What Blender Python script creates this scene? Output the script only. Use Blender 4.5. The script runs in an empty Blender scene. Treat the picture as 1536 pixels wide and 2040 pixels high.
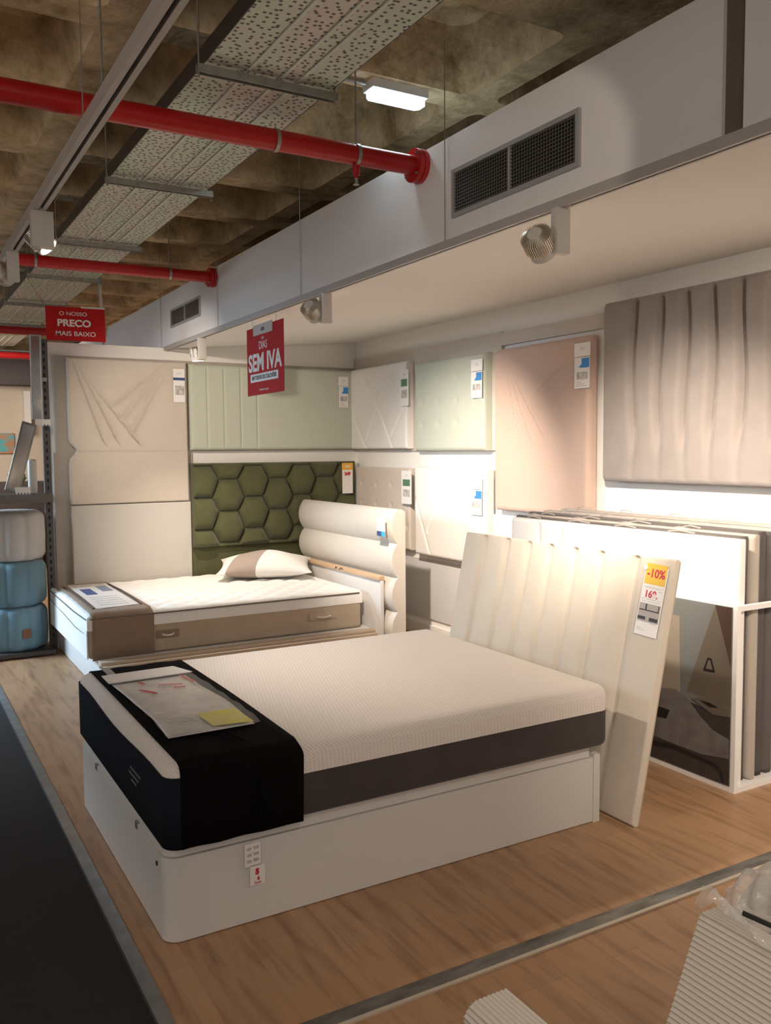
import bpy, bmesh, math, random
from mathutils import Vector, Matrix
random.seed(4)
S = bpy.context.scene
COL = S.collection
PI = math.pi

# ------------------------------------------------------------------ camera
F = 1736.8; PITCH = .0711; YAW = .5237; ROLL = -.0076
fw = Vector((math.sin(YAW)*math.cos(PITCH), math.cos(YAW)*math.cos(PITCH), -math.sin(PITCH)))
rt0 = Vector((math.cos(YAW), -math.sin(YAW), 0)); up0 = rt0.cross(fw)
c_, s_ = math.cos(ROLL), math.sin(ROLL)
rt = rt0*c_ + up0*s_; up = up0*c_ - rt0*s_
cd = bpy.data.cameras.new('camera'); cam = bpy.data.objects.new('camera', cd); COL.objects.link(cam)
M = Matrix.Identity(4)
for i in range(3):
    M[i][0] = rt[i]; M[i][1] = up[i]; M[i][2] = -fw[i]
M[0][3], M[1][3], M[2][3] = 0, 0, 1.6
cam.matrix_world = M
cd.sensor_fit = 'VERTICAL'; cd.sensor_height = 36; cd.lens = F/2040*36; cd.clip_start = .02
S.camera = cam

# ------------------------------------------------------------------ light and exposure
S.view_settings.view_transform = 'Standard'; S.view_settings.look = 'None'
S.view_settings.gamma = 1; S.view_settings.use_curve_mapping = False
S.view_settings.exposure = 0.0
w = bpy.data.worlds.new('world'); S.world = w; w.use_nodes = True
w.node_tree.nodes['Background'].inputs[0].default_value = (1, .93, .86, 1)
w.node_tree.nodes['Background'].inputs[1].default_value = .16
WARM = (1, .85, .71); NEUT = (1, .90, .82); COOL = (.72, .87, 1)
SPOT_R = 420      # warm spots of the soffit track
SPOT_L = 170       # warm spots of the hanging track
def area(name, loc, target, sx, sy, power, col):
    l = bpy.data.lights.new(name, 'AREA'); l.shape = 'RECTANGLE'; l.size = sx; l.size_y = sy
    l.energy = power; l.color = col
    o = bpy.data.objects.new(name, l); COL.objects.link(o); o.location = loc
    o.rotation_euler = (Vector(target)-Vector(loc)).to_track_quat('-Z', 'Y').to_euler()
    return o
# added unseen area fills standing in for ambient daylight and shop lighting of the store
area('store_fill', (-2.2, 8.3, 2.2), (1.1, 6.8, .3), 1.6, 1.2, 52, (.58, .79, 1)).data.spread = math.radians(70)
area('store_fill', (-3.5, 3.0, 2.8), (1.5, 4.0, 1.6), 3.0, 2.0, 42, NEUT)
area('store_fill', (-1.5, -2.5, 2.7), (1.5, 3.0, .8), 3.0, 2.0, 55, NEUT)
area('store_fill', (.2, 11.0, 2.6), (.8, 12.0, 0.0), 1.6, 1.6, 130, WARM)  # added to brighten the far part of the shop
area('store_fill', (-1.2, 10.5, 2.2), (2.2, 8.6, 2.9), 1.0, .8, 22, COOL)  # added to brighten the far soffit with cool light

# ------------------------------------------------------------------ helpers
def tag(o, label=None, cat=None, group=None, kind=None):
    if label: o['label'] = label
    if cat: o['category'] = cat
    if group: o['group'] = group
    if kind: o['kind'] = kind
    return o
def fr(o, u, v):
    """matrix with origin o, local x = u, local y = v, local z = u x v"""
    u = Vector(u).normalized(); v = Vector(v).normalized(); n = u.cross(v)
    m = Matrix.Identity(4)
    for i in range(3):
        m[i][0] = u[i]; m[i][1] = v[i]; m[i][2] = n[i]; m[i][3] = o[i]
    return m
def thing(name, label, cat, loc=(0, 0, 0), rz=0, group=None, mat=None):
    o = bpy.data.objects.new(name, None); COL.objects.link(o); o.empty_display_size = .05
    if mat is not None: o.matrix_world = mat
    else: o.location = loc; o.rotation_euler = (0, 0, rz)
    return tag(o, label, cat, group)
def link(name, bm, mat, parent=None, smooth=False, matrix=None):
    me = bpy.data.meshes.new(name); bmesh.ops.recalc_face_normals(bm, faces=bm.faces[:])
    bm.to_mesh(me); bm.free()
    me.materials.append(mat)
    if smooth:
        for p in me.polygons: p.use_smooth = True
        try: me.set_sharp_from_angle(angle=math.radians(smooth if smooth > 1 else 40))
        except Exception: pass
    o = bpy.data.objects.new(name, me); COL.objects.link(o)
    if parent: o.parent = parent
    if matrix is not None:
        if parent: o.matrix_local = matrix
        else: o.matrix_world = matrix
    return o
def B(): return bmesh.new()
def box(bm, x0, x1, y0, y1, z0, z1, r=0, seg=3, only=None):
    vs = [bm.verts.new((x, y, z)) for z in (z0, z1) for y in (y0, y1) for x in (x0, x1)]
    fs = [(0, 2, 3, 1), (4, 5, 7, 6), (0, 1, 5, 4), (2, 6, 7, 3), (0, 4, 6, 2), (1, 3, 7, 5)]
    f = [bm.faces.new([vs[i] for i in q]) for q in fs]
    if r > 0:
        ed = set()
        for q in f: ed |= set(q.edges)
        if only:
            ed = {e for e in ed if only(e.verts[0].co, e.verts[1].co)}
        bmesh.ops.bevel(bm, geom=list(ed), offset=r, segments=seg, profile=.5, affect='EDGES')
    return bm
def boxo(name, x0, x1, y0, y1, z0, z1, mat, parent=None, r=0, seg=3, only=None, matrix=None):
    return link(name, box(B(), x0, x1, y0, y1, z0, z1, r, seg, only), mat, parent, smooth=(r > 0), matrix=matrix)
def cyl(bm, p, q, r, r2=None, n=20, caps=True):
    p = Vector(p); q = Vector(q); d = (q-p).normalized(); r2 = r if r2 is None else r2
    a = d.orthogonal().normalized(); b = d.cross(a)
    A = [bm.verts.new(p+(a*math.cos(t)+b*math.sin(t))*r) for t in [2*PI*i/n for i in range(n)]]
    C = [bm.verts.new(q+(a*math.cos(t)+b*math.sin(t))*r2) for t in [2*PI*i/n for i in range(n)]]
    for i in range(n):
        bm.faces.new((A[i], A[(i+1) % n], C[(i+1) % n], C[i]))
    if caps: bm.faces.new(A[::-1]); bm.faces.new(C)
    return bm
def cylo(name, p, q, r, mat, parent=None, n=20, r2=None):
    return link(name, cyl(B(), p, q, r, r2, n), mat, parent, smooth=True)
def prism(bm, pts, z0, z1):
    """polygon in the local x-y plane between z0 and z1"""
    a = [bm.verts.new((x, y, z0)) for x, y in pts]; b = [bm.verts.new((x, y, z1)) for x, y in pts]
    bm.faces.new(a[::-1]); bm.faces.new(b); n = len(pts)
    for i in range(n): bm.faces.new((a[i], a[(i+1) % n], b[(i+1) % n], b[i]))
    return bm
def tube(bm, pts, r, n=8):
    pts = [Vector(p) for p in pts]; rings = []
    a = (pts[1]-pts[0]).orthogonal().normalized()
    for i, p in enumerate(pts):
        d = (pts[min(i+1, len(pts)-1)]-pts[max(i-1, 0)]).normalized()
        a = (a-d*a.dot(d)).normalized(); b = d.cross(a)
        rings.append([bm.verts.new(p+(a*math.cos(t)+b*math.sin(t))*r) for t in [2*PI*k/n for k in range(n)]])
    for A, C in zip(rings, rings[1:]):
        for i in range(n): bm.faces.new((A[i], A[(i+1) % n], C[(i+1) % n], C[i]))
    bm.faces.new(rings[0][::-1]); bm.faces.new(rings[-1])
    return bm
def text(s, mat, parent, h, cx, cy, z, name='lettering', bold=0.0, sx=1.0, rot=0):
    cu = bpy.data.curves.new('t', 'FONT'); cu.body = s; cu.size = h/.7; cu.align_x = 'CENTER'; cu.align_y = 'CENTER'
    cu.extrude = .0006; cu.offset = bold
    o = bpy.data.objects.new('t', cu); COL.objects.link(o)
    dg = bpy.context.evaluated_depsgraph_get(); me = bpy.data.meshes.new_from_object(o.evaluated_get(dg))
    bpy.data.objects.remove(o); bpy.data.curves.remove(cu)
    for v in me.vertices: v.co.x *= sx
    me.materials.clear(); me.materials.append(mat)
    o = bpy.data.objects.new(name, me); COL.objects.link(o); o.parent = parent
    o.location = (cx, cy, z); o.rotation_euler = (0, 0, rot)
    return o

# ------------------------------------------------------------------ materials
def mat(name, col, rough=.7, metal=0, noise=None, bump=None, sheen=0, coat=0, emit=None, alpha=1, spec=None, stretch=None):
    """noise = (scale, amount, second colour)   bump = (scale, strength)"""
    m = bpy.data.materials.new(name); m.use_nodes = True; nt = m.node_tree; N = nt.nodes; L = nt.links
    p = N['Principled BSDF']; p.inputs['Base Color'].default_value = (*col, 1)
    p.inputs['Roughness'].default_value = rough; p.inputs['Metallic'].default_value = metal
    if sheen: p.inputs['Sheen Weight'].default_value = sheen
    if coat: p.inputs['Coat Weight'].default_value = coat; p.inputs['Coat Roughness'].default_value = .12
    if spec is not None: p.inputs['Specular IOR Level'].default_value = spec
    if emit: p.inputs['Emission Color'].default_value = (*emit[0], 1); p.inputs['Emission Strength'].default_value = emit[1]
    if alpha < 1: p.inputs['Alpha'].default_value = alpha
    tc = N.new('ShaderNodeTexCoord'); mp = N.new('ShaderNodeMapping'); L.new(tc.outputs['Object'], mp.inputs[0])
    if stretch: mp.inputs['Scale'].default_value = stretch
    if noise:
        n = N.new('ShaderNodeTexNoise'); n.inputs['Scale'].default_value = noise[0]; n.inputs['Detail'].default_value = 5
        L.new(mp.outputs[0], n.inputs['Vector'])
        r = N.new('ShaderNodeValToRGB'); r.color_ramp.elements[0].position = .5-.5*noise[1]; r.color_ramp.elements[1].position = .5+.5*noise[1]
        r.color_ramp.elements[0].color = (*noise[2], 1); r.color_ramp.elements[1].color = (*col, 1)
        L.new(n.outputs[0], r.inputs[0]); L.new(r.outputs[0], p.inputs['Base Color'])
    if bump:
        n2 = N.new('ShaderNodeTexNoise'); n2.inputs['Scale'].default_value = bump[0]; n2.inputs['Detail'].default_value = 3
        L.new(mp.outputs[0], n2.inputs['Vector'])
        b = N.new('ShaderNodeBump'); b.inputs['Strength'].default_value = bump[1]; b.inputs['Distance'].default_value = .01
        L.new(n2.outputs[0], b.inputs['Height']); L.new(b.outputs[0], p.inputs['Normal'])
    return m
def fabric(name, col, dark=.85, sheen=.15, b=.15):
    return mat(name, col, .9, noise=(9, .8, tuple(c*dark for c in col)), bump=(260, b), sheen=sheen, spec=.25)
white_paint = mat('white_paint', (.80, .79, .77), .55, bump=(60, .02))
soffit_paint = mat('soffit_paint', (.84, .82, .81), .45, bump=(40, .02))
soffit_under = mat('soffit_underside', (.82, .79, .74), .7)
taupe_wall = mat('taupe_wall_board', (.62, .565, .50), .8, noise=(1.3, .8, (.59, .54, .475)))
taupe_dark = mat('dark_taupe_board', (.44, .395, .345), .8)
cream_wall = mat('cream_wall', (.90, .88, .84), .8)
grey_inset = mat('grey_inset', (.66, .66, .66), .7)
tape_brown = mat('brown_gap', (.16, .13, .11), .9)
alu = mat('aluminium', (.50, .51, .50), .35, .85, noise=(14, .6, (.33, .34, .34)))
alu_dark = mat('scuffed_metal', (.42, .42, .40), .32, .8, noise=(7, .5, (.16, .16, .15)), stretch=(1, 4, 1))
track_grey = mat('track_grey', (.46, .43, .41), .5, .2)
galv = mat('galvanised', (.45, .45, .40), .45, .7, noise=(30, .6, (.30, .30, .27)))
steel = mat('steel_wire', (.35, .34, .32), .4, .8)
red_pipe = mat('red_pipe_paint', (.52, .012, .012), .35, noise=(6, .8, (.42, .01, .01)))
lamp_box = mat('spot_body_paint', (.55, .52, .48), .5)
fins = mat('fin_metal', (.78, .72, .62), .3, .8)
black_plastic = mat('black_plastic', (.02, .02, .02), .4)
shade_dark = mat('grille_back', (.015, .014, .013), .9)
grille_m = mat('grille_slats', (.26, .23, .20), .45, .5)
frame_grey = mat('grille_frame', (.42, .42, .42), .45, .4)
carpet = mat('dark_carpet', (.024, .021, .018), .95, noise=(90, .6, (.018, .017, .018)), bump=(200, .4))
sign_red = mat('sign_red', (.46, .012, .014), .7, spec=.2)
sign_white = mat('sign_print_white', (.78, .76, .74), .6)
ink = mat('black_ink', (.04, .04, .045), .6)
paper = mat('tag_paper', (.83, .81, .79), .55)
paper2 = mat('glossy_paper', (.76, .74, .73), .3)
grey_print = mat('grey_print', (.36, .33, .31), .6, noise=(40, .3, (.65, .62, .58)))
blue_print = mat('blue_print', (.05, .26, .62), .5)
navy_print = mat('navy_print', (.04, .08, .22), .5)
teal_print = mat('teal_print', (.05, .42, .62), .5)
green_print = mat('green_print', (.10, .22, .12), .5)
yellow_print = mat('yellow_print', (.80, .50, .04), .5)
orange_print = mat('orange_print', (.80, .42, .06), .5)
lime_note = mat('yellow_note', (.62, .56, .10), .45)
red_print = mat('red_print', (.55, .03, .05), .5)
f_beige = fabric('beige_fabric', (.60, .535, .46), .94)
f_ivory = fabric('ivory_fabric', (.66, .615, .545), .95)
f_white = fabric('white_fabric', (.82, .80, .77), .97)
f_mint = fabric('mint_fabric', (.54, .57, .475), .95)
f_mint2 = fabric('pale_mint_fabric', (.52, .56, .48), .95)
f_green = fabric('olive_fabric', (.108, .112, .050), .75, .25)
f_pink = fabric('pink_velvet', (.59, .43, .35), .93, .3)
f_grey = fabric('grey_velvet', (.33, .29, .265), .84, .35)
f_low = fabric('tufted_beige', (.62, .55, .48), .95)
f_lean = fabric('cream_velvet', (.66, .595, .50), .92, .2)
f_lamin = mat('white_laminate', (.68, .665, .64), .42, bump=(30, .01))
f_side = fabric('charcoal_knit', (.075, .062, .060), .7)
f_black = mat('black_cover', (.0045, .004, .004), .95, bump=(200, .1), spec=.08)
f_bluelit = mat('bluelit_dark_cover', (.012, .015, .023), .95, bump=(200, .1), spec=.1)  # bluish light painted into the colour of the dark cover end
f_cocoa = fabric('taupe_cover', (.30, .22, .16), .85, .05)
f_tan = fabric('tan_side', (.50, .41, .31), .85)
f_tick = fabric('ticking_white', (.86, .85, .82), .98, .1)
f_pband = fabric('pillow_taupe', (.38, .31, .27), .95)
piping_m = mat('piping_dark', (.15, .12, .10), .8)
wood_light = mat('pine_wood', (.66, .47, .30), .6, noise=(5, .5, (.56, .37, .22)), stretch=(8, 1, 8))
board_m = mat('slat_board', (.52, .42, .32), .6)
pouf_white = fabric('pouf_white', (.60, .57, .53), .92)
pouf_blue = fabric('pouf_blue', (.19, .32, .39), .85)
leather = mat('leather_patch', (.22, .09, .04), .6)
shelf_dark = mat('dark_shelf_metal', (.07, .065, .06), .5, .3)
post_dark = mat('dark_post', (.10, .095, .095), .6)
wrap_brown = fabric('brown_wrapped_fabric', (.055, .042, .034), .6)
wrap_beige = fabric('beige_wrapped_fabric', (.45, .39, .33), .9)
rib_fab = mat('ribbed_corduroy', (.64, .59, .52), .8, bump=(200, .08))
far_wall_m = mat('far_wall', (.62, .55, .45), .8)
far_dark = mat('far_bulkhead', (.11, .095, .10), .8)
film = mat('clear_film', (.9, .9, .88), .12, alpha=.16, bump=(16, .9), spec=.8)
film_thin = mat('thin_clear_film', (.8, .8, .78), .14, alpha=.07, bump=(12, .8), spec=.8)
film3 = mat('milky_film', (.80, .77, .74), .3, alpha=.62, bump=(20, 1.0), spec=.7)
film2 = mat('crumpled_film', (.85, .83, .80), .16, alpha=.34, bump=(26, 1.0), spec=.9)
fold_m = mat('film_fold', (.5, .46, .42), .25, alpha=.6)
mirror_m = mat('mirror_glass', (.55, .55, .56), .12, 1.0, bump=(6, .05))
pr_wall = mat('print_wall', (.17, .18, .175), .35); pr_brown = mat('print_brown', (.07, .045, .035), .35)
pr_tau = mat('print_taupe', (.135, .115, .09), .35); pr_pillow = mat('print_pillow', (.20, .19, .18), .4, noise=(14, .5, (.11, .10, .10)))
pr_dark = mat('print_dark', (.02, .016, .016), .35); pr_cream = mat('print_cream', (.30, .26, .21), .35)
pr_low = mat('print_bedding', (.06, .052, .052), .4, noise=(10, .6, (.035, .03, .03)))

def m_wood():
    m = bpy.data.materials.new('oak_laminate'); m.use_nodes = True; nt = m.node_tree; N = nt.nodes; L = nt.links
    p = N['Principled BSDF']; p.inputs['Roughness'].default_value = .42
    tc = N.new('ShaderNodeTexCoord')
    mp = N.new('ShaderNodeMapping'); mp.inputs['Rotation'].default_value = (0, 0, PI/2); L.new(tc.outputs['Object'], mp.inputs[0])
    br = N.new('ShaderNodeTexBrick'); br.inputs['Scale'].default_value = 1; br.inputs['Brick Width'].default_value = 1.29
    br.inputs['Row Height'].default_value = .193; br.inputs['Mortar Size'].default_value = .0012
    br.inputs['Color1'].default_value = (.44, .265, .145, 1); br.inputs['Color2'].default_value = (.385, .225, .12, 1)
    br.inputs['Mortar'].default_value = (.32, .185, .10, 1); br.inputs['Bias'].default_value = 0
    L.new(mp.outputs[0], br.inputs['Vector'])
    m2 = N.new('ShaderNodeMapping'); m2.inputs['Scale'].default_value = (14, 1.6, 1); L.new(tc.outputs['Object'], m2.inputs[0])
    n = N.new('ShaderNodeTexNoise'); n.inputs['Scale'].default_value = 1.6; n.inputs['Detail'].default_value = 6; n.inputs['Distortion'].default_value = .6
    L.new(m2.outputs[0], n.inputs['Vector'])
    r = N.new('ShaderNodeValToRGB'); r.color_ramp.elements[0].position = .30; r.color_ramp.elements[0].color = (.55, .50, .47, 1)
    r.color_ramp.elements[1].position = .52; r.color_ramp.elements[1].color = (1, 1, 1, 1)
    L.new(n.outputs[0], r.inputs[0])
    mx = N.new('ShaderNodeMixRGB'); mx.blend_type = 'MULTIPLY'; mx.inputs[0].default_value = .75
    L.new(br.outputs[0], mx.inputs[1]); L.new(r.outputs[0], mx.inputs[2]); L.new(mx.outputs[0], p.inputs['Base Color'])
    return m
def m_concrete():
    m = bpy.data.materials.new('raw_concrete'); m.use_nodes = True; nt = m.node_tree; N = nt.nodes; L = nt.links
    p = N['Principled BSDF']; p.inputs['Roughness'].default_value = .95
    tc = N.new('ShaderNodeTexCoord'); n = N.new('ShaderNodeTexNoise'); n.inputs['Scale'].default_value = 5.0; n.inputs['Detail'].default_value = 10; n.inputs['Roughness'].default_value = .7
    L.new(tc.outputs['Object'], n.inputs['Vector'])
    r = N.new('ShaderNodeValToRGB'); e = r.color_ramp.elements
    e[0].position = .34; e[0].color = (.33, .24, .125, 1); e[1].position = .68; e[1].color = (.86, .69, .45, 1)
    k = e.new(.5); k.color = (.62, .47, .275, 1)
    L.new(n.outputs[0], r.inputs[0]); L.new(r.outputs[0], p.inputs['Base Color'])
    b = N.new('ShaderNodeBump'); b.inputs['Strength'].default_value = .5; b.inputs['Distance'].default_value = .03
    n2 = N.new('ShaderNodeTexNoise'); n2.inputs['Scale'].default_value = 22; n2.inputs['Detail'].default_value = 5; L.new(tc.outputs['Object'], n2.inputs['Vector'])
    L.new(n2.outputs[0], b.inputs['Height']); L.new(b.outputs[0], p.inputs['Normal'])
    return m
def m_tray():
    m = bpy.data.materials.new('punched_tray_metal'); m.use_nodes = True; nt = m.node_tree; N = nt.nodes; L = nt.links
    p = N['Principled BSDF']; p.inputs['Roughness'].default_value = .5; p.inputs['Metallic'].default_value = .25
    tc = N.new('ShaderNodeTexCoord')
    v = N.new('ShaderNodeTexVoronoi'); v.voronoi_dimensions = '2D'; v.inputs['Scale'].default_value = 34; v.inputs['Randomness'].default_value = .8; v.distance = 'CHEBYCHEV'
    L.new(tc.outputs['Object'], v.inputs['Vector'])
    r = N.new('ShaderNodeValToRGB'); r.color_ramp.interpolation = 'CONSTANT'
    r.color_ramp.elements[0].color = (0, 0, 0, 1); r.color_ramp.elements[1].position = .20; r.color_ramp.elements[1].color = (1, 1, 1, 1)
    L.new(v.outputs['Distance'], r.inputs[0])
    n = N.new('ShaderNodeTexNoise'); n.inputs['Scale'].default_value = 2.2; n.inputs['Detail'].default_value = 3
    mpp = N.new('ShaderNodeMapping'); mpp.inputs['Scale'].default_value = (2.5, .8, 1); L.new(tc.outputs['Object'], mpp.inputs[0]); L.new(mpp.outputs[0], n.inputs['Vector'])
    r2 = N.new('ShaderNodeValToRGB'); e = r2.color_ramp.elements
    e[0].position = .36; e[0].color = (.62, .56, .52, 1); e[1].position = .62; e[1].color = (.54, .63, .50, 1)
    L.new(n.outputs[0], r2.inputs[0])
    mx = N.new('ShaderNodeMixRGB'); mx.inputs[1].default_value = (.10, .095, .075, 1)
    L.new(r.outputs[0], mx.inputs[0]); L.new(r2.outputs[0], mx.inputs[2]); L.new(mx.outputs[0], p.inputs['Base Color'])
    return m
def m_knit(name, col, dark, sc):
    """cream knit with a small diamond grid"""
    m = bpy.data.materials.new(name); m.use_nodes = True; nt = m.node_tree; N = nt.nodes; L = nt.links
    p = N['Principled BSDF']; p.inputs['Roughness'].default_value = .9; p.inputs['Base Color'].default_value = (*col, 1)
    tc = N.new('ShaderNodeTexCoord'); outs = []
    for a in (.7, -.7):
        mp = N.new('ShaderNodeMapping'); mp.inputs['Rotation'].default_value = (a, a, a); L.new(tc.outputs['Object'], mp.inputs[0])
        wv = N.new('ShaderNodeTexWave'); wv.inputs['Scale'].default_value = sc; L.new(mp.outputs[0], wv.inputs['Vector']); outs.append(wv)
    mu = N.new('ShaderNodeMath'); mu.operation = 'MULTIPLY'; L.new(outs[0].outputs[1], mu.inputs[0]); L.new(outs[1].outputs[1], mu.inputs[1])
    mx = N.new('ShaderNodeMixRGB'); mx.inputs[1].default_value = (*col, 1); mx.inputs[2].default_value = (*dark, 1)
    L.new(mu.outputs[0], mx.inputs[0]); L.new(mx.outputs[0], p.inputs['Base Color'])
    b = N.new('ShaderNodeBump'); b.invert = True; b.inputs['Strength'].default_value = .3; b.inputs['Distance'].default_value = .002
    L.new(mu.outputs[0], b.inputs['Height']); L.new(b.outputs[0], p.inputs['Normal'])
    return m
oak = m_wood(); concrete = m_concrete(); tray_m = m_tray()
knit = m_knit('cream_knit', (.80, .75, .70), (.68, .62, .57), 34)

# ================================================================== SETTING
tag(boxo('floor', -6, .615, -3, 16, -.12, -.012, carpet), kind='structure')
tag(boxo('floor', .635, 8, -3, 16, -.12, 0, oak), kind='structure')
tag(boxo('trim_1', .605, .648, -3, 16, -.05, .006, alu), kind='structure')
sm = B(); box(sm, .66, 8, 2.082, 2.140, -.01, .004)
tag(link('trim_2', sm, alu_dark), kind='structure')
tag(boxo('trim_3', .66, 8, 2.068, 2.082, -.01, .007, mat('trim_edge', (.62, .55, .45), .4, .3)), kind='structure')

# waffle slab: tapered coffers with rounded corners
def waffle():
    bm = B(); N_ = 8
    PX, PY, HW = .855, .87, .355
    def ring(cx, cy, hw, r, z):
        pts = []
        for k, (sx, sy) in enumerate(((1, 1), (-1, 1), (-1, -1), (1, -1))):
            for i in range(N_+1):
                a = k*PI/2 + i*(PI/2)/N_
                pts.append((cx+sx*(hw-r)+r*math.cos(a), cy+sy*(hw-r)+r*math.sin(a), z))
        return pts
    def outer(cx, cy, z):
        pts = []
        for k in range(4):
            for i in range(N_+1):
                a = k*PI/2 + i*(PI/2)/N_; cx_, sy_ = math.cos(a), math.sin(a); m_ = max(abs(cx_), abs(sy_))
                pts.append((cx+cx_/m_*PX/2, cy+sy_/m_*PY/2, z))
        return pts
    for i in range(-8, 6):
        for j in range(-6, 14):
            cx = 1.322+i*PX; cy = 4.065+j*PY
            if j == -2 or j == -3:   # solid beam across
                vs = [bm.verts.new((cx+a*PX/2, cy+b*PY/2, 3.3)) for a, b in ((-1, -1), (1, -1), (1, 1), (-1, 1))]; bm.faces.new(vs); continue
            rs = [outer(cx, cy, 3.3), ring(cx, cy, HW, .06, 3.3), ring(cx, cy, HW-.010, .06, 3.33), ring(cx, cy, HW-.08, .10, 3.56), ring(cx, cy, HW-.14, .10, 3.60)]
            R_ = [[bm.verts.new(p) for p in q] for q in rs]; n = len(R_[0])
            for A, C in zip(R_, R_[1:]):
                for q in range(n):
                    f = [A[q], A[(q+1) % n], C[(q+1) % n], C[q]]
                    bm.faces.new(f)
            bm.faces.new(R_[-1])
    bmesh.ops.remove_doubles(bm, verts=bm.verts[:], dist=1e-5)
    o = link('ceiling', bm, concrete)
    for p in o.data.polygons: p.use_smooth = False
    return o
tag(waffle(), kind='structure')
tag(boxo('ceiling', -6, 8, -3, 17, 3.70, 3.8, concrete), kind='structure')

# walls
tag(boxo('wall_right', 4.03, 4.15, -1, 7.62, 0, 3.2, cream_wall), kind='structure')
tag(boxo('wall_back', 1.20, 4.03, 7.52, 7.62, 0, 2.49, cream_wall), kind='structure')
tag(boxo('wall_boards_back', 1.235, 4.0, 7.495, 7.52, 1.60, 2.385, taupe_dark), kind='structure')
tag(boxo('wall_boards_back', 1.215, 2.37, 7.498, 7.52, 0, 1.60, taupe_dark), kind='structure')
tag(boxo('wall_boards_right', 4.002, 4.03, 5.2, 7.52, 1.59, 2.465, taupe_wall), kind='structure')
tag(boxo('wall_boards_right', 4.002, 4.03, .5, 5.2, 2.36, 2.455, taupe_wall), kind='structure')
tag(boxo('wall_boards_right', 4.002, 4.03, 5.6, 7.5, .0, .10, cream_wall), kind='structure')
tag(boxo('wall_panel_right', 4.012, 4.034, 4.8, 6.69, .155, .66, grey_inset), kind='structure')
tag(boxo('baseboard_back', 2.37, 4.0, 7.50, 7.52, 0, .09, white_paint), kind='structure')
# soffit (plasterboard plenum box hung under the slab)
tag(boxo('wall_soffit', 2.20, 2.24, 1.80, 12, 2.50, 2.955, soffit_paint), kind='structure')
tag(boxo('wall_soffit', 2.20, 2.24, -1.0, 1.725, 2.50, 2.955, soffit_paint), kind='structure')
tag(boxo('wall_soffit_top', 2.24, 4.03, -1.0, 7.52, 2.90, 2.955, soffit_paint), kind='structure')
tag(boxo('wall_soffit_gap', 2.215, 2.235, 1.725, 1.80, 2.50, 2.95, tape_brown), kind='structure')
tag(link('ceiling_soffit', prism(B(), [(2.19, 2.488), (4.03, 2.632), (4.03, 2.66), (2.19, 2.502)], -7.52, 1.0), soffit_under, matrix=fr((0, 0, 0), (1, 0, 0), (0, 0, 1))), kind='structure')
tag(boxo('wall_back', 2.22, 4.03, 7.525, 7.62, 2.49, 2.95, cream_wall), kind='structure')
# soffit underside above slopes up, shaped so light reaches the wall's top band
# far end of the shop seen through the shelving on the left
tag(boxo('wall_far', -5, 6, 14.0, 14.15, 0, 2.58, far_wall_m), kind='structure')
tag(boxo('wall_far_bulkhead', -5, 6, 13.6, 14.15, 2.58, 3.05, far_dark), kind='structure')
tag(boxo('wall_left', -6.1, -6, -3, 16, 0, 3.3, far_wall_m), kind='structure')

# ================================================================== CEILING SERVICES
def seg_pipe(y, z, r, x0, label, with_drop, flange=True):
    t = thing('sprinkler_pipe', label, 'pipe', (x0, y, z), group=None)
    cylo('pipe', (0, 0, 0), (2.185-x0, 0, 0), r, red_pipe, t, 28)
    if flange:
        bm = B(); cyl(bm, (2.150-x0, 0, 0), (2.172-x0, 0, 0), r*1.75, n=28); cyl(bm, (2.176-x0, 0, 0), (2.198-x0, 0, 0), r*1.75, n=28)
        link('flange', bm, red_pipe, t, smooth=True)
        for k in range(4):
            a = PI/4+k*PI/2
            tag(cylo('bolt', (2.138-x0, math.cos(a)*r*1.45, math.sin(a)*r*1.45), (2.199-x0, math.cos(a)*r*1.45, math.sin(a)*r*1.45), .006, steel, t, 8), 'steel bolt')
    return t
p1 = seg_pipe(3.455, 2.89, .043, -4.2, 'nearer thick red sprinkler pipe crossing under the cable tray to the grey soffit', True)
def clamp(parent, x, r, top):
    bm = B(); n = 24
    A = []
    for (rr, xx) in ((r+.001, x-.008), (r+.004, x-.008), (r+.004, x+.008), (r+.001, x+.008)):
        A.append([bm.verts.new((xx, rr*math.cos(2*PI*i/n), rr*math.sin(2*PI*i/n))) for i in range(n)])
    for q in range(4):
        a, b = A[q], A[(q+1) % 4]
        for i in range(n): bm.faces.new((a[i], a[(i+1) % n], b[(i+1) % n], b[i]))
    cyl(bm, (x, 0, r), (x, 0, top), .004, n=8)
    tag(link('pipe_clamp', bm, galv, parent, smooth=True), 'galvanised clamp ring with thin hanging rod')
clamp(p1, 4.2+1.48, .043, .06); clamp(p1, 4.2+1.86, .043, .40); clamp(p1, 4.2-.6, .043, .40); clamp(p1, 4.2+.78, .043, .40)
bm = B(); cyl(bm, (6.06, 0, -.03), (6.06, 0, -.085), .016, n=14); cyl(bm, (6.06, 0, -.085), (6.06, 0, -.10), .010, n=12)
link('branch_nipple', bm, red_pipe, p1, smooth=True)
bm = B(); cyl(bm, (6.06, 0, -.10), (6.06, 0, -.125), .006, n=10); cyl(bm, (6.06, 0, -.125), (6.06, 0, -.128), .014, n=12)
tag(link('sprinkler_head', bm, galv, p1, smooth=True), 'metal sprinkler head')
p2 = seg_pipe(6.311, 2.88, .040, -4.2, 'second red sprinkler pipe further back, ending at the soffit behind the first', True)
clamp(p2, 4.2+1.86, .040, .40); clamp(p2, 4.2+.95, .04, .40)
for yy, lab in ((9.95, 'third red sprinkler pipe seen left beneath the tray'), (12.5, 'furthest red sprinkler pipe above the dark bulkhead')):
    t = thing('sprinkler_pipe', lab, 'pipe', (-4.2, yy, 2.88)); cylo('pipe', (0, 0, 0), (6.35, 0, 0), .042, red_pipe, t, 20); clamp(t, 4.9, .042, .40)

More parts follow.
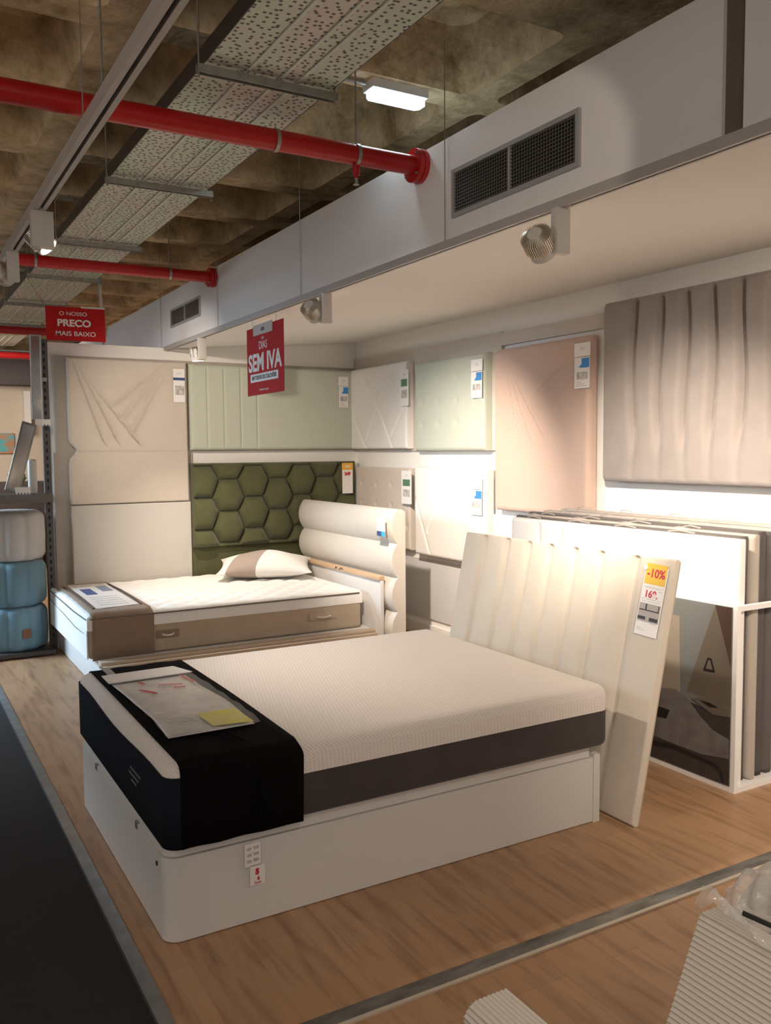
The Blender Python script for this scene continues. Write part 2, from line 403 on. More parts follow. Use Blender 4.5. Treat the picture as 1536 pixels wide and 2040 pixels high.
# cable tray
t = thing('cable_tray', 'wide perforated metal cable tray with greenish sheen running under the waffle slab', 'cable tray', (1.075, -1, 3.0))
boxo('tray_base', 0, .505, 0, 13.5, 0, .003, tray_m, t)
boxo('tray_side', -.004, .0, 0, 13.5, 0, .065, black_plastic, t); boxo('tray_side', .505, .509, 0, 13.5, 0, .065, black_plastic, t)
bm = B()
for xx in (.16, .29, .36): box(bm, xx-.006, xx+.006, 0, 13.5, -.006, 0)
tag(link('stiffening_rib', bm, mat('tray_rib', (.62, .64, .56), .5, .3), t), 'pressed lengthwise ribs', kind=None)
bm = B()
for xx in (.05, .10, .15, .22, .30, .36, .43): cyl(bm, (xx, 0, .03), (xx, 13.5, .03), .018+.006*math.sin(xx*50), n=8)
tag(link('cables', bm, black_plastic, t, smooth=True), 'black cables lying in the tray')
for k, yy in enumerate((1.66, 3.13, 4.60, 6.06, 7.32, 8.75, 10.2)):
    s = thing('tray_support', ['nearest galvanised strut under the perforated cable tray, above the photographer',
        'galvanised strut under the cable tray in front of the nearer red pipe', 'galvanised strut under the cable tray just behind the nearer red pipe',
        'galvanised strut under the tray level with the second red pipe', 'galvanised strut under the tray just behind the second red pipe',
        'galvanised strut under the tray over the red price sign', 'furthest galvanised strut under the cable tray'][k], 'tray bracket', (1.04, yy, 2.970), group='struts carrying the cable tray')
    bm = B(); box(bm, 0, .56, -.015, -.012, -.015, .015); box(bm, 0, .56, .012, .015, -.015, .015); box(bm, 0, .56, -.012, .012, .011, .014)
    link('strut_channel', bm, galv, s)
    for xx in (.008, .552): cylo('threaded_rod', (xx, 0, -.03), (xx, 0, .32), .004, steel, s, 8)

# hanging lighting track on the left
t = thing('lighting_track', 'long grey lighting track hanging over the aisle at left of the cable tray', 'lighting track', (.675, -1, 2.70))
bm = B()
for x0, x1 in ((-.026, -.007), (.007, .026)): box(bm, x0, x1, 0, 12, 0, .05)
box(bm, -.007, .007, 0, 12, .041, .049)
link('track_profile', bm, track_grey, t)
tag(boxo('track_slot', -.007, .007, 0, 12, .022, .040, black_plastic, t), 'black conductor slot')
for yy in (1.2, 4.3, 7.4, 10.4): cylo('hanger_wire', (0, yy, .05), (0, yy, .62), .002, steel, t, 6)
# soffit track
t = thing('lighting_track', 'grey lighting track along the lower edge of the pale soffit', 'lighting track', (2.168, -1, 2.465))
bm = B(); box(bm, -.018, -.006, 0, 12.9, 0, .035); box(bm, .006, .018, 0, 12.9, 0, .035); box(bm, -.006, .006, 0, 12.9, .026, .034)
link('track_profile', bm, track_grey, t)
tag(boxo('track_slot', -.006, .006, 0, 12.9, .003, .025, frame_grey, t), 'dark conductor slot')

# spot lamps
def smooth01(t): t = max(0, min(1, t)); return t*t*(3-2*t)
def spot(pos, aim, label, power, head_off=(-.02, 0, -.135), box_off=(.025, 0), col=WARM, size=92, real=True, bx=.032, by=.018, blend=1.0):
    """pos = point on the track, aim = point lit"""
    t = thing('spotlight', label, 'spotlight', pos, group='track spotlights')
    ry = math.atan2(aim[1]-pos[1], aim[0]-pos[0])
    boxo('driver_box', -bx, bx, -by, by, -.175, -.012, lamp_box, t, r=.004, seg=2)
    boxo('track_adapter', -.014, .014, -.05, .05, -.014, .014, track_grey, t)
    h = Vector((head_off[0], head_off[1], head_off[2])); d = (Vector(aim)-Vector(pos)-h).normalized()
    cylo('swivel_arm', (0, 0, -.14), h, .009, lamp_box, t, 10)
    bm = B(); cyl(bm, h-d*.015, h+d*.062, .050, n=32); cyl(bm, h-d*.045, h-d*.015, .026, .050, n=32)
    link('lamp_head', bm, lamp_box, t, smooth=True)
    bm = B(); a = d.orthogonal().normalized(); b = d.cross(a); nf = 44
    for i in range(nf):
        th = 2*PI*i/nf; u = a*math.cos(th)+b*math.sin(th); v = d.cross(u)*.0011
        q = []
        for (rr, dd) in ((.030, -.046), (.058, -.030), (.058, .030), (.030, .030)):
            for sg in (-1, 1): q.append(bm.verts.new(h+u*rr+d*dd+v*sg))
        for i0, i1 in ((0, 2), (2, 4), (4, 6), (6, 0)): bm.faces.new((q[i0], q[i1], q[i1+1], q[i0+1]))
        bm.faces.new((q[0], q[2], q[4], q[6])); bm.faces.new((q[1], q[7], q[5], q[3]))
    link('cooling_fins', bm, fins, t)
    cylo('lens', h+d*.0625, h+d*.064, .042, mat('lens_glow', (1, .9, .7), .3, emit=((1, .82, .6), 12)), t, 24)
    if real:
        l = bpy.data.lights.new('spot_lamp', 'SPOT'); l.energy = power; l.color = col; l.spot_size = math.radians(size); l.spot_blend = blend
        l.shadow_soft_size = .035
        o = bpy.data.objects.new('spot_lamp', l); COL.objects.link(o); o.parent = t; o.location = h+d*.08
        o.rotation_euler = d.to_track_quat('-Z', 'Y').to_euler()
    return t
spot((2.168, 2.47, 2.478), (4.0, 3.5, 1.0), 'nearer finned spotlight on the soffit track beside the air grille', SPOT_R, head_off=(-.075, .035, -.13), size=66)
spot((2.168, 4.40, 2.478), (4.0, 5.65, 1.0), 'middle finned spotlight on the soffit track right of the hanging red poster', SPOT_R, head_off=(-.07, .03, -.10), size=68)
spot((2.168, 6.55, 2.478), (2.3, 6.7, .5), 'furthest spotlight on the soffit track, behind the hanging red poster', 130, head_off=(-.02, .05, -.12))
spot((2.168, .55, 2.478), (3.9, 2.0, 1.1), 'spotlight at the near end of the soffit track', 260, head_off=(-.05, .03, -.12))
spot((.685, 4.32, 2.712), (2.35, 3.45, .60), 'pale box spotlight on the hanging track right above the aisle', SPOT_L, head_off=(.0, .09, -.11), size=70, bx=.048, by=.03)
spot((.675, 5.25, 2.715), (2.6, 7.5, 1.5), 'second spotlight on the hanging track at left edge of the picture', 190, head_off=(-.05, .06, -.12), size=60)
spot((.675, 1.0, 2.715), (2.2, 2.72, 2.60), 'spotlight on the hanging track above the photographer', 24, head_off=(.05, .03, -.13), size=25, blend=.18)

spot((.675, .25, 2.715), (1.9, 1.5, .2), 'added unseen spotlight on the hanging track, brightening the lower right corner', 50, head_off=(.03, .05, -.13), size=80)  # extra lamp out of view, added to lift the ribbed pieces
# emergency lamp
t = thing('emergency_lamp', 'small lit bluish-white bulkhead lamp fixed under a concrete rib', 'lamp', (2.17, 3.63, 3.225))
bm = B(); box(bm, -.15, .15, -.05, .05, .035, .075)
link('lamp_body', bm, white_paint, t)
bm = B(); prism(bm, [(-.145, -.025), (-.125, -.045), (.125, -.045), (.145, -.025), (.145, .025), (.125, .045), (-.125, .045), (-.145, .025)], .005, .036)
link('diffuser', bm, mat('lamp_diffuser', (.8, .9, 1), .4, emit=((.55, .85, 1), 5.0)), t)
l = bpy.data.lights.new('lamp_light', 'AREA'); l.shape = 'RECTANGLE'; l.size = .3; l.size_y = .1; l.energy = 2.6; l.color = (.8, .93, 1)
o = bpy.data.objects.new('lamp_light', l); COL.objects.link(o); o.parent = t; o.location = (0, 0, -.012)
cylo('conduit', (-.62, 0, .06), (-.165, 0, .06), .010, galv, t, 10)

# air grilles
def grille(y0, y1, z0, z1, label, nslat):
    t = thing('air_grille', label, 'air vent', mat=fr((2.2, y1, z0), (0, -1, 0), (0, 0, 1)))
    W_, H_ = y1-y0, z1-z0; e = .018
    bm = B(); box(bm, 0, W_, 0, e, .0005, .014); box(bm, 0, W_, H_-e, H_, .0005, .014); box(bm, 0, e, e, H_-e, .0005, .014); box(bm, W_-e, W_, e, H_-e, .0005, .014)
    link('frame', bm, frame_grey, t)
    boxo('divider', W_/2-.006, W_/2+.006, e, H_-e, .001, .013, frame_grey, t)
    boxo('duct_backing', e, W_-e, e, H_-e, .0005, .001, shade_dark, t)
    bm = B(); pit = (H_-2*e)/nslat
    for (xa, xb) in ((e, W_/2-.006), (W_/2+.006, W_-e)):
        for i in range(nslat):
            yy = e+(i+.5)*pit
            v = [bm.verts.new(p) for p in ((xa, yy-pit*.22, .011), (xb, yy-pit*.22, .011), (xb, yy+pit*.30, .003), (xa, yy+pit*.30, .003))]; bm.faces.new(v)
        n = int((xb-xa)/.016)
        for i in range(1, n):
            xx = xa+(xb-xa)*i/n; box(bm, xx-.0012, xx+.0012, e, H_-e, .002, .006)
    link('louvre', bm, grille_m, t)
grille(2.40, 3.197, 2.600, 2.803, 'large twin air grille in the soffit face beside the nearer spotlight', 12)
grille(6.645, 7.43, 2.648, 2.803, 'small twin air grille in the far part of the soffit face', 9)
for k, yy in enumerate((3.255, 4.78, 6.245, 7.74)):
    s = thing('hanger_rod', ['thin wire hanger down the soffit face beside the large grille', 'thin wire hanger down the soffit face between the two spotlights',
              'thin wire hanger down the soffit face at the end of the second red pipe', 'thin wire hanger left of the small far grille'][k], 'hanger wire', (2.193, yy, 2.47), group='wire hangers of the soffit')
    cylo('wire', (0, 0, 0), (0, 0, .9), .0022, steel, s, 6)
    boxo('wire_clip', -.008, .004, -.006, .006, .0, .045, steel, s)

# ================================================================== SIGNS
t = thing('price_sign', 'red sign reading PRECO MAIS BAIXO standing above the back wall', 'sign', mat=fr((1.18, 7.40, 2.492), (1, 0, .01), (-.01, 0, 1)))
bm = B(); box(bm, 0, .458, 0, .268, 0, .004); link('sign_board', bm, sign_red, t)
text('O NOSSO', sign_white, t, .030, .21, .213, .0045, sx=1.15)
text('PREÇO', sign_white, t, .052, .215, .138, .0045, bold=.0025, sx=1.12)
text('MAIS BAIXO', sign_white, t, .036, .225, .055, .0045, bold=.0004, sx=1.12)
tag(boxo('acrylic_holder', .27, .46, .262, .276, -.006, .012, mat('clear_acrylic', (.9, .93, .95), .08, .3), t), 'clear acrylic holder rail')
tag(cylo('suspension_wire', (.0, .27, 0), (-.13, .46, .05), .002, steel, t, 6), 'thin suspension wire')
o = cylo('support_pole', (1.60, 7.43, 3.30), (1.655, 7.56, 2.492), .012, mat('pole_cream', (.60, .55, .48), .5)); tag(o, 'thin pale pole rising from the back wall to the slab beside the price sign', 'pole')

t = thing('promotion_poster', 'red poster reading SEM IVA hanging below the soffit track', 'sign', mat=fr((2.166, 5.59, 1.966), (-.004, -1, -.0), (0, 0, 1)))
bm = B(); box(bm, 0, .62, 0, .44, 0, .003); link('poster_board', bm, sign_red, t)
boxo('clip_plate', .13, .45, .385, .452, .003, .008, mat('clip_grey', (.50, .46, .44), .5), t)
text('-10%', ink, t, .022, .29, .415, .0085, bold=.001)
text('DIAS', sign_white, t, .050, .285, .315, .0035, sx=.95)
text('NOS', sign_white, t, .016, .28, .36, .0035)
text('SEM IVA', sign_white, t, .108, .305, .205, .0035, bold=.005, sx=1.02)
boxo('white_band', .06, .53, .085, .138, .0031, .0045, sign_white, t)
text('EM TODOS OS COLCHÕES', ink, t, .024, .295, .111, .005, bold=.001, sx=1.0)
text('CAMPANHA VÁLIDA', sign_white, t, .012, .29, .03, .0035)
for xx in (.1, .5): cylo('string', (xx, .44, .001), (xx, .499, .001), .0012, steel, t, 6)

# ================================================================== PADDED PANELS
def smooth01(t): t = max(0, min(1, t)); return t*t*(3-2*t)
def pad(name, W_, H_, T, hf, mat_, matrix, parent=None, r=.03, nx=90, ny=90, left=None, r_back=.008):
    """padded board: back at local z=0, front at z=T plus relief hf(u, v); x = width, y = height"""
    bm = B(); G = []
    def gl(n, L_):
        return [L_*i/n for i in range(n+1)]
    us = [0, r*.05, r*.2, r*.5, r*.8] + [r+(W_-2*r)*i/nx for i in range(nx+1)] + [W_-r*.8, W_-r*.5, W_-r*.2, W_-r*.05, W_]
    vs = [0, r*.05, r*.2, r*.5, r*.8] + [r+(H_-2*r)*i/ny for i in range(ny+1)] + [H_-r*.8, H_-r*.5, H_-r*.2, H_-r*.05, H_]
    def prof(e): 
        e = min(e, r); return math.sqrt(max(0, r*r-(r-e)**2))-r
    for v in vs:
        row = []
        for u in us:
            z = T + prof(min(u, W_-u)) + prof(min(v, H_-v)); z = max(z, T-r*1.0)
            k = smooth01(min(u, W_-u, v, H_-v)/(r*1.2))
            z += hf(u, v)*k
            uu = u
            if left: l = left(v); uu = l+(W_-l)*u/W_
            row.append(bm.verts.new((uu, v, z)))
        G.append(row)
    for a, b in zip(G, G[1:]):
        for i in range(len(us)-1): bm.faces.new((a[i], a[i+1], b[i+1], b[i]))
    loop = G[0][:] + [row[-1] for row in G[1:]] + G[-1][-2::-1] + [row[0] for row in G[-2:0:-1]]
    back = [bm.verts.new((p.co.x, p.co.y, 0)) for p in loop]; n = len(loop)
    for i in range(n): bm.faces.new((loop[i], back[i], back[(i+1) % n], loop[(i+1) % n]))
    bm.faces.new(back)
    return link(name, bm, mat_, parent, smooth=50, matrix=matrix)
def segd(p, a, b):
    ax, ay = a; bx, by = b; dx, dy = bx-ax, by-ay; l2 = dx*dx+dy*dy
    t = max(0, min(1, ((p[0]-ax)*dx+(p[1]-ay)*dy)/l2)); ex, ey = p[0]-ax-t*dx, p[1]-ay-t*dy
    s = (dx*(p[1]-ay)-dy*(p[0]-ax))/math.sqrt(l2)
    return math.hypot(ex, ey), t, s
def groove(u, c, w, d): return -d*math.exp(-((u-c)/w)**2)
def RW(y1, z0, x=4.0): return fr((x, y1, z0), (0, -1, 0), (0, 0, 1))
def BW(x0, z0, y=7.492): return fr((x0, y, z0), (1, 0, 0), (0, 0, 1))

# ---- back wall
pl_b = [[(.05, 1.15), (.28, .48)], [(.1, 1.11), (.4, .48)], [(.15, 1.03), (.58, .47)], [(.76, 1.14), (.34, .79)], [(.77, 1.1), (.41, .69)], [(.78, 1.07), (.49, .57)]]
def pleats(lines, amp, w):
    def f(u, v):
        h = 0
        for a, b in lines:
            d, t, s = segd((u, v), a, b)
            if d < w*3: h += amp*math.exp(-(d/w)**1.3)*(1 if s > 0 else -.35)*min(1, .25+1.4*t)*min(1, (1-t)*8+.2)
        return h
    return f
plf = pleats(pl_b, .024, .030)
o = pad('headboard', 1.0, 1.20, .055, lambda u, v: plf(u, v)+groove(v, .43, .006, .002)+.012*smooth01((v-.42)/.03), f_beige, BW(1.32, 1.17), nx=150, ny=150, r=.015,
        left=lambda v: .012+.055*math.exp(-((v-.44)/.05)**2))
tag(o, 'beige tall headboard with fan-shaped pleats hung high at left end of the back wall', 'headboard')
o = pad('headboard', 1.0, 1.16, .05, lambda u, v: 0, fabric('pale_panel_fabric', (.58, .55, .505), .97), BW(1.335, .003), nx=4, ny=4, r=.010)
tag(o, 'plain pale cream upholstered panel standing under the pleated beige headboard', 'headboard')
sm_ = [.155, .31, .465, .62]
o = pad('headboard', 1.61, .745, .06, lambda u, v: sum(groove(u, c, .006, .010) for c in sm_), f_mint, BW(2.345, 1.612), nx=200, ny=20, r=.03)
tag(o, 'wide pale green headboard with vertical seams at its left on the back wall', 'headboard')
cent = []
for i in range(8):
    for j in range(-1, 5):
        cx = .095+.238*i; cz = .72-.145-.282*j+(.16 if i % 2 else 0)
        cent.append((cx, cz))
def hexes(u, v):
    ds = sorted(math.hypot((u-a)*1.12, v-b) for a, b in cent)
    e = (ds[1]-ds[0])*.5
    return .075*(1-math.exp(-e/.026))-.055 + .012*(1-min(1, ds[0]/.16)**2)
t = thing('headboard', 'olive green headboard with padded honeycomb tiles behind the small bed', 'headboard', mat=BW(2.345, 0))
pad('honeycomb_pad', 1.61, .74, .085, hexes, f_green, Matrix.Translation((0, .755, 0)), t, nx=230, ny=120, r=.03)
pad('lower_panel', 1.61, .75, .035, lambda u, v: 0, f_green, Matrix.Translation((0, .005, 0)), t, nx=6, ny=6, r=.01)

# ---- right wall
wl = [[(.27, .67), (.56, .35)], [(.56, .35), (.8, 0.0)], [(.76, .68), (.51, .37)], [(.51, .37), (.3, .07)], [(.77, .66), (1.09, .22)], [(.05, .32), (.31, .01)], [(1.09, .47), (.76, .1)]]
def diam(u, v):
    d = min(segd((u, v), a, b)[0] for a, b in wl); return -.012*math.exp(-(d/.012)**2)
o = pad('headboard', 1.03, .75, .075, diam, f_white, RW(7.46, 1.61), nx=120, ny=90, r=.02)
tag(o, 'white headboard with diamond stitching hung high in the wall corner', 'headboard')
btn = [(.12+.25*i, .22+.18*j) for i in range(4) for j in range(3)]
def tuft(pts, a, w):
    return lambda u, v: -a*sum(math.exp(-((u-x)**2+(v-y)**2)/w**2) for x, y in pts)
o = pad('headboard', .985, .735, .075, tuft(btn, .010, .03), f_mint2, RW(6.30, 1.59), nx=110, ny=80, r=.03)
tag(o, 'pale mint button-tufted headboard between the white and the pink ones', 'headboard')
plp = pleats([[(.13, 1.07), (.32, .46)], [(.16, 1.04), (.45, .47)], [(.2, 1.0), (.58, .51)], [(.8, 1.02), (.46, .82)]], .009, .03)
o = pad('headboard', 1.00, 1.175, .07, plp, f_pink, RW(5.20, 1.15), nx=120, ny=120, r=.035)
tag(o, 'tall dusty pink velvet headboard with faint pleats on the right wall', 'headboard')
gs = [.25, .45, .64, .825, 1.01, 1.2, 1.39]
def chan(seams, w, d, vlo, H_, puff):
    def f(u, v):
        h = 0; k = smooth01((v-vlo)/.3)
        for i, c in enumerate(seams): h += groove(u, c+.012*math.sin(v*7+i), w, d)
        return h*(.12+.88*k)
    return f
o = pad('headboard', 1.62, 1.10, .085, chan(gs, .026, .058, .12, 1.1, .02), f_grey, RW(4.07, 1.395), nx=220, ny=50, r=.03)
tag(o, 'large grey velvet headboard with vertical channels hung highest at right', 'headboard')
o = pad('headboard', .98, .71, .065, tuft([(.12+.272*i, .2+.18*j) for i in range(4) for j in range(3)], .010, .022), f_low, RW(7.38, .73), nx=110, ny=80, r=.02)
tag(o, 'beige button-tufted headboard hung low in the corner behind the small bed', 'headboard')
def tr(u, v):
    return -.010*math.exp(-(min(segd((u, v), (.0, .5), (.25, 0))[0], segd((u, v), (.5, .7), (.2, .2))[0])/.012)**2)
o = pad('headboard', 1.0, .74, .085, tr, f_white, RW(6.29, .715), nx=100, ny=70, r=.025)
tag(o, 'bright white headboard hung low right of the beige tufted one', 'headboard')
o = boxo('headboard', 3.90, 3.93, 4.66, 5.17, .10, 1.12, f_white, r=.008); tag(o, 'plain white board standing behind the rack beneath the pink headboard', 'headboard')

# ================================================================== PRICE TAGS
def card(parent, name, x0, x1, y0, y1, m, z=.0, th=.0012, lab=None):
    o = boxo(name, x0, x1, y0, y1, z, z+th, m, parent)
    if lab: tag(o, lab)
    return o
def price_tag(matrix, W_, H_, style, label):
    t = thing('price_tag', label, 'price tag', mat=matrix, group='hanging price tags')
    if style == 'blue':
        card(t, 'card', 0, W_, H_*.70, H_, paper); card(t, 'card', .003, W_-.003, 0, H_*.685, paper, .0015)
        text('179', grey_print, t, .018, W_*.5, H_*.86, .0016)
        bm = B(); prism(bm, [(W_*.30, H_*.47), (W_*.48, H_*.54), (W_*.48, H_*.66), (W_*.95, H_*.66), (W_*.95, H_*.45), (W_*.48, H_*.45)], .0028, .0036)
        tag(link('blue_label', bm, blue_print, t), 'blue arrow label')
        card(t, 'picture', W_*.18, W_*.85, H_*.20, H_*.36, grey_print, .0028, .0008, 'small grey product picture')
        for k in range(3): card(t, 'printed_line', W_*.15, W_*(.8-.15*k), H_*(.05+.04*k), H_*(.062+.04*k), grey_print, .0028, .0005)
    elif style == 'green':
        card(t, 'card', 0, W_, 0, H_, paper)
        text('149', grey_print, t, .018, W_*.5, H_*.86, .0014)
        o = card(t, 'green_label', W_*.15, W_*.85, H_*.54, H_*.74, green_print, .0013, .001, 'dark green square label')
        card(t, 'picture', W_*.2, W_*.85, H_*.22, H_*.44, grey_print, .0013, .001, 'small grey product picture')
    elif style == 'navy':
        card(t, 'card', 0, W_, 0, H_, paper)
        text('199', grey_print, t, .018, W_*.5, H_*.86, .0014)
        card(t, 'blue_label', 0, W_, H_*.66, H_*.74, navy_print, .0013, .001, 'dark blue strip')
        card(t, 'picture', W_*.15, W_*.95, H_*.22, H_*.5, grey_print, .0013, .001, 'small grey product picture')
    elif style == 'orange':
        card(t, 'card', 0, W_, 0, H_, paper)
        card(t, 'orange_label', -.004, W_+.002, H_*.77, H_*1.0, orange_print, .0013, .001, 'orange offer label')
        text('-20%', paper, t, .020, W_*.5, H_*.88, .0024, bold=.001)
        text('249', red_print, t, .030, W_*.5, H_*.64, .0014, bold=.003)
    elif style == 'small':
        card(t, 'card', 0, W_, 0, H_, paper)
        text('129', grey_print, t, .014, W_*.5, H_*.75, .0014)
        card(t, 'blue_label', 0, W_*.55, 0, H_*.26, navy_print, .0013, .001, 'navy half of the label')
        card(t, 'teal_label', W_*.55, W_, 0, H_*.26, teal_print, .0013, .001, 'light blue half of the label')
    return t
price_tag(BW(2.195, 2.02, 7.415), .10, .286, 'navy', 'tag with a dark blue strip on the pleated beige headboard')
price_tag(BW(3.782, 2.005, 7.425), .108, .29, 'blue', 'tag with a blue arrow label on the wide pale green headboard')
price_tag(BW(3.784, 1.19, 7.368), .112, .29, 'orange', 'orange and white tag on the olive honeycomb headboard')
price_tag(RW(6.512, 1.975, 3.915), .14, .31, 'green', 'tag with a green square on the white diamond-stitched headboard')
price_tag(RW(5.462, 1.985, 3.915), .145, .29, 'blue', 'tag with a blue arrow label on the pale mint headboard')
price_tag(RW(4.325, 1.985, 3.92), .148, .29, 'blue', 'tag with a blue arrow label on the tall pink headboard')
price_tag(RW(6.472, 1.135, 3.90), .165, .285, 'green', 'tag with a green square on the low beige tufted headboard')
price_tag(RW(5.455, 1.10, 3.905), .15, .28, 'blue', 'tag with a blue arrow label on the bright white low headboard')

# ================================================================== NEAR BED
t = thing('bed_base', 'white laminate storage bed base under the near mattress', 'bed base', (.735, 2.712, 0))
LX, LY = 1.875, 1.362
vert = lambda a, b: abs(a.z-b.z) > .05
bm = B(); box(bm, 0, LX, 0, LY, .003, .283, r=.055, seg=8, only=lambda a, b: abs(a.z-b.z) > .05 and a.x < .01)
link('storage_box', bm, f_lamin, t, smooth=40)
bm = B(); box(bm, .008, LX-.045, .008, LY-.008, .286, .333, r=.05, seg=8, only=lambda a, b: abs(a.z-b.z) > .02 and a.x < .1)
link('lid', bm, f_lamin, t, smooth=40)
boxo('end_post', LX-.03, LX+.004, -.006, .03, .0, .297, f_lamin, t); boxo('end_post', LX-.03, LX+.004, LY-.03, LY+.006, .0, .297, f_lamin, t)
for yy in (.35, 1.02): boxo('lid_hinge', -.003, .01, yy-.012, yy+.012, .262, .288, alu_dark, t)
cylo('latch', (.006, .085, .245), (-.004, .085, .245), .008, black_plastic, t, 12)

t = thing('mattress', 'near cream knit mattress with a charcoal lower border on the white storage base', 'mattress', (.735, 2.672, .334))
MX, MY = 1.905, 1.42
boxo('lower_border', .004, MX-.004, .004, MY-.004, 0, .168, f_side, t, r=.035, seg=5, only=lambda a, b: abs(a.z-b.z) > .05 or (a.z < .01 and b.z < .01))
bm = B(); box(bm, 0, MX, 0, MY, .160, .268, r=.05, seg=6, only=lambda a, b: abs(a.z-b.z) > .05 or (a.z > .2 and b.z > .2))
link('knit_top', bm, knit, t, smooth=60)
# sleeve over the foot of the mattress: swept rounded section
def sleeve(name, x0, x1, y0, y1, zb, zt, r, off, m, parent, n=8, thick=.004, wob=0, wrap=None):
    bm = B(); sec = []
    sec.append((y0-off, zb)); sec.append((y0-off, (zb+zt-r)/2)); sec.append((y0-off, zt-r))
    for i in range(1, n+1):
        a = PI-i*(PI/2)/n; sec.append((y0+r+(r+off)*math.cos(a), zt-r+(r+off)*math.sin(a)))
    for k in range(1, 8): sec.append((y0+r+(y1-y0-2*r)*k/8, zt+off))
    for i in range(0, n+1):
        a = PI/2-i*(PI/2)/n; sec.append((y1-r+(r+off)*math.cos(a), zt-r+(r+off)*math.sin(a)))
    sec.append((y1+off, (zb+zt-r)/2)); sec.append((y1+off, zb))
    rows = []; NX = 14
    for i in range(NX+1):
        f = i/NX; row = []
        for j, (yy, zz) in enumerate(sec):
            q = wob*math.sin(j*.55)*(1 if i in (0, NX) else .6)
            xs = x0 if wrap is None else x0+(wrap-x0)*(1-smooth01((zz-(zt-r-.03))/(r+.03)))
            row.append(bm.verts.new((xs+(x1-xs)*f+q*(1 if wrap is None else f), yy+wob*.25*math.sin(i*1.3+j*.7), zz+wob*.25*math.sin(i*1.1+j*.5))))
        rows.append(row)
    for a, b in zip(rows, rows[1:]):
        for j in range(len(sec)-1): bm.faces.new((a[j], a[j+1], b[j+1], b[j]))
    o = link(name, bm, m, parent, smooth=70)
    s = o.modifiers.new('thickness', 'SOLIDIFY'); s.thickness = thick; s.offset = 1
    return o
t = thing('mattress_cover', 'black protective cover wrapped over the foot of the near mattress', 'mattress cover', (.735, 2.672, .334))
sleeve('cover_band', .048, .47, 0, MY, -.004, .268, .05, .002, f_black, t, wob=.006, wrap=.045)
# dark end flap, cool light painted in as navy, with a sagging upper edge leaving the pale border free
def flap(h, zb, R_, off, x_end, L_):
    path = [(x_end, -off)]
    for k in range(9):
        a = PI/2*k/8; path.append((R_-(R_+off)*math.sin(a), R_-(R_+off)*math.cos(a)))
    for k in range(1, 12): path.append((-off, R_+(L_-2*R_)*k/12))
    for k in range(9):
        a = PI/2*(1-k/8); path.append((R_-(R_+off)*math.sin(a), L_-R_+(R_+off)*math.cos(a)))
    path.append((x_end, L_+off))
    bm = B(); rows = []
    for i, (x, y) in enumerate(path):
        rows.append([bm.verts.new((x, y, zb)), bm.verts.new((x, y, (zb+h(y))/2)), bm.verts.new((x, y, h(y)))])
    for a, b in zip(rows, rows[1:]):
        for q in range(2): bm.faces.new((a[q], b[q], b[q+1], a[q+1]))
    return bm
o = link('end_flap', flap(lambda y: .226+.008*math.sin(y*6+.6), -.004, .05, .004, .06, MY), f_bluelit, t, smooth=60)
o.modifiers.new('thickness', 'SOLIDIFY').thickness = .003
bm = B()
for k, (a, b) in enumerate(((.30, .44), (.33, .46), (.36, .43))): box(bm, -.0055, -.0042, a, b, .135-.022*k, .142-.022*k)
tag(link('printed_lines', bm, mat('faint_print', (.16, .16, .18), .6), t), 'faint grey printed lines')
bm = B()
for (a, b, c2) in ((.30, .0, .006), (.335, .0, .008)):
    tube(bm, [(a, -.009, .02), (a-.01, -.009, .12), (a-.02, -.008, .2), (a-.015, .03, .264), (a-.03, .12, .275), (a-.07, .3, .275)], c2*.7, 6)
link('fabric_fold', bm, f_black, t, smooth=60)
tag(boxo('printed_label', .10, .135, 1.15, 1.40, .2745, .276, mat('label_grey', (.35, .34, .33), .5), t), 'grey printed label strip')

# documents lying on the near mattress
t = thing('product_leaflet', 'leaflet in a clear plastic sleeve with a yellow note on the black cover', 'leaflet', mat=fr((.815, 2.915, .6135), (1, 0, 0), (0, 1, 0)))
bm = B(); NXg, NYg = 10, 24; G = []
for j in range(NYg+1):
    row = []
    for i in range(NXg+1):
        u, v = i/NXg, j/NYg; row.append(bm.verts.new((.315*u+.012*math.sin(v*4), .80*v, .004+.004*math.sin(u*5+v*8)*math.sin(v*PI))))
    G.append(row)
for a, b in zip(G, G[1:]):
    for i in range(NXg): bm.faces.new((a[i], a[i+1], b[i+1], b[i]))
o = link('printed_page', bm, mat('leaflet_page', (.66, .62, .58), .35, noise=(9, .35, (.42, .40, .39))), t, smooth=60); s = o.modifiers.new('t', 'SOLIDIFY'); s.thickness = .001
bm = B(); prism(bm, [(-.02, .81), (-.02, .955), (.30, .965), (.345, .82)], .008, .011); tag(link('title_strip', bm, paper2, t), 'white folded title strip')
bm = B(); prism(bm, [(.17, .03), (.315, .005), (.31, .20), (.165, .20)], .011, .012); tag(link('yellow_note', bm, lime_note, t), 'yellow price note')
for (x, y, l, a) in ((.10, .74, .05, .3), (.20, .66, .10, 1.2), (.09, .60, .10, .5), (.22, .60, .05, 1.4), (.29, .72, .14, .15)):
    boxo('red_mark', -.006, .006, -l/2, l/2, 0, .0015, red_print, t, matrix=Matrix.Translation((x, y, .0105)) @ Matrix.Rotation(a, 4, 'Z'))
bm = B()
for j in range(9): box(bm, .03+.01*(j % 2), .15-.015*(j % 3), .05+.028*j, .053+.028*j, .0075, .0085)
link('text_lines', bm, grey_print, t)
bm = B(); G = []
for j in range(25):
    row = []
    for i in range(13):
        u, v = i/12, j/24; row.append(bm.verts.new((-.012+.345*u+.012*math.sin(v*4), -.012+.84*v, .014+.003*math.sin(u*13+v*9)+.003*math.sin(v*31+u*5))))
    G.append(row)
for a, b in zip(G, G[1:]):
    for i in range(12): bm.faces.new((a[i], a[i+1], b[i+1], b[i]))
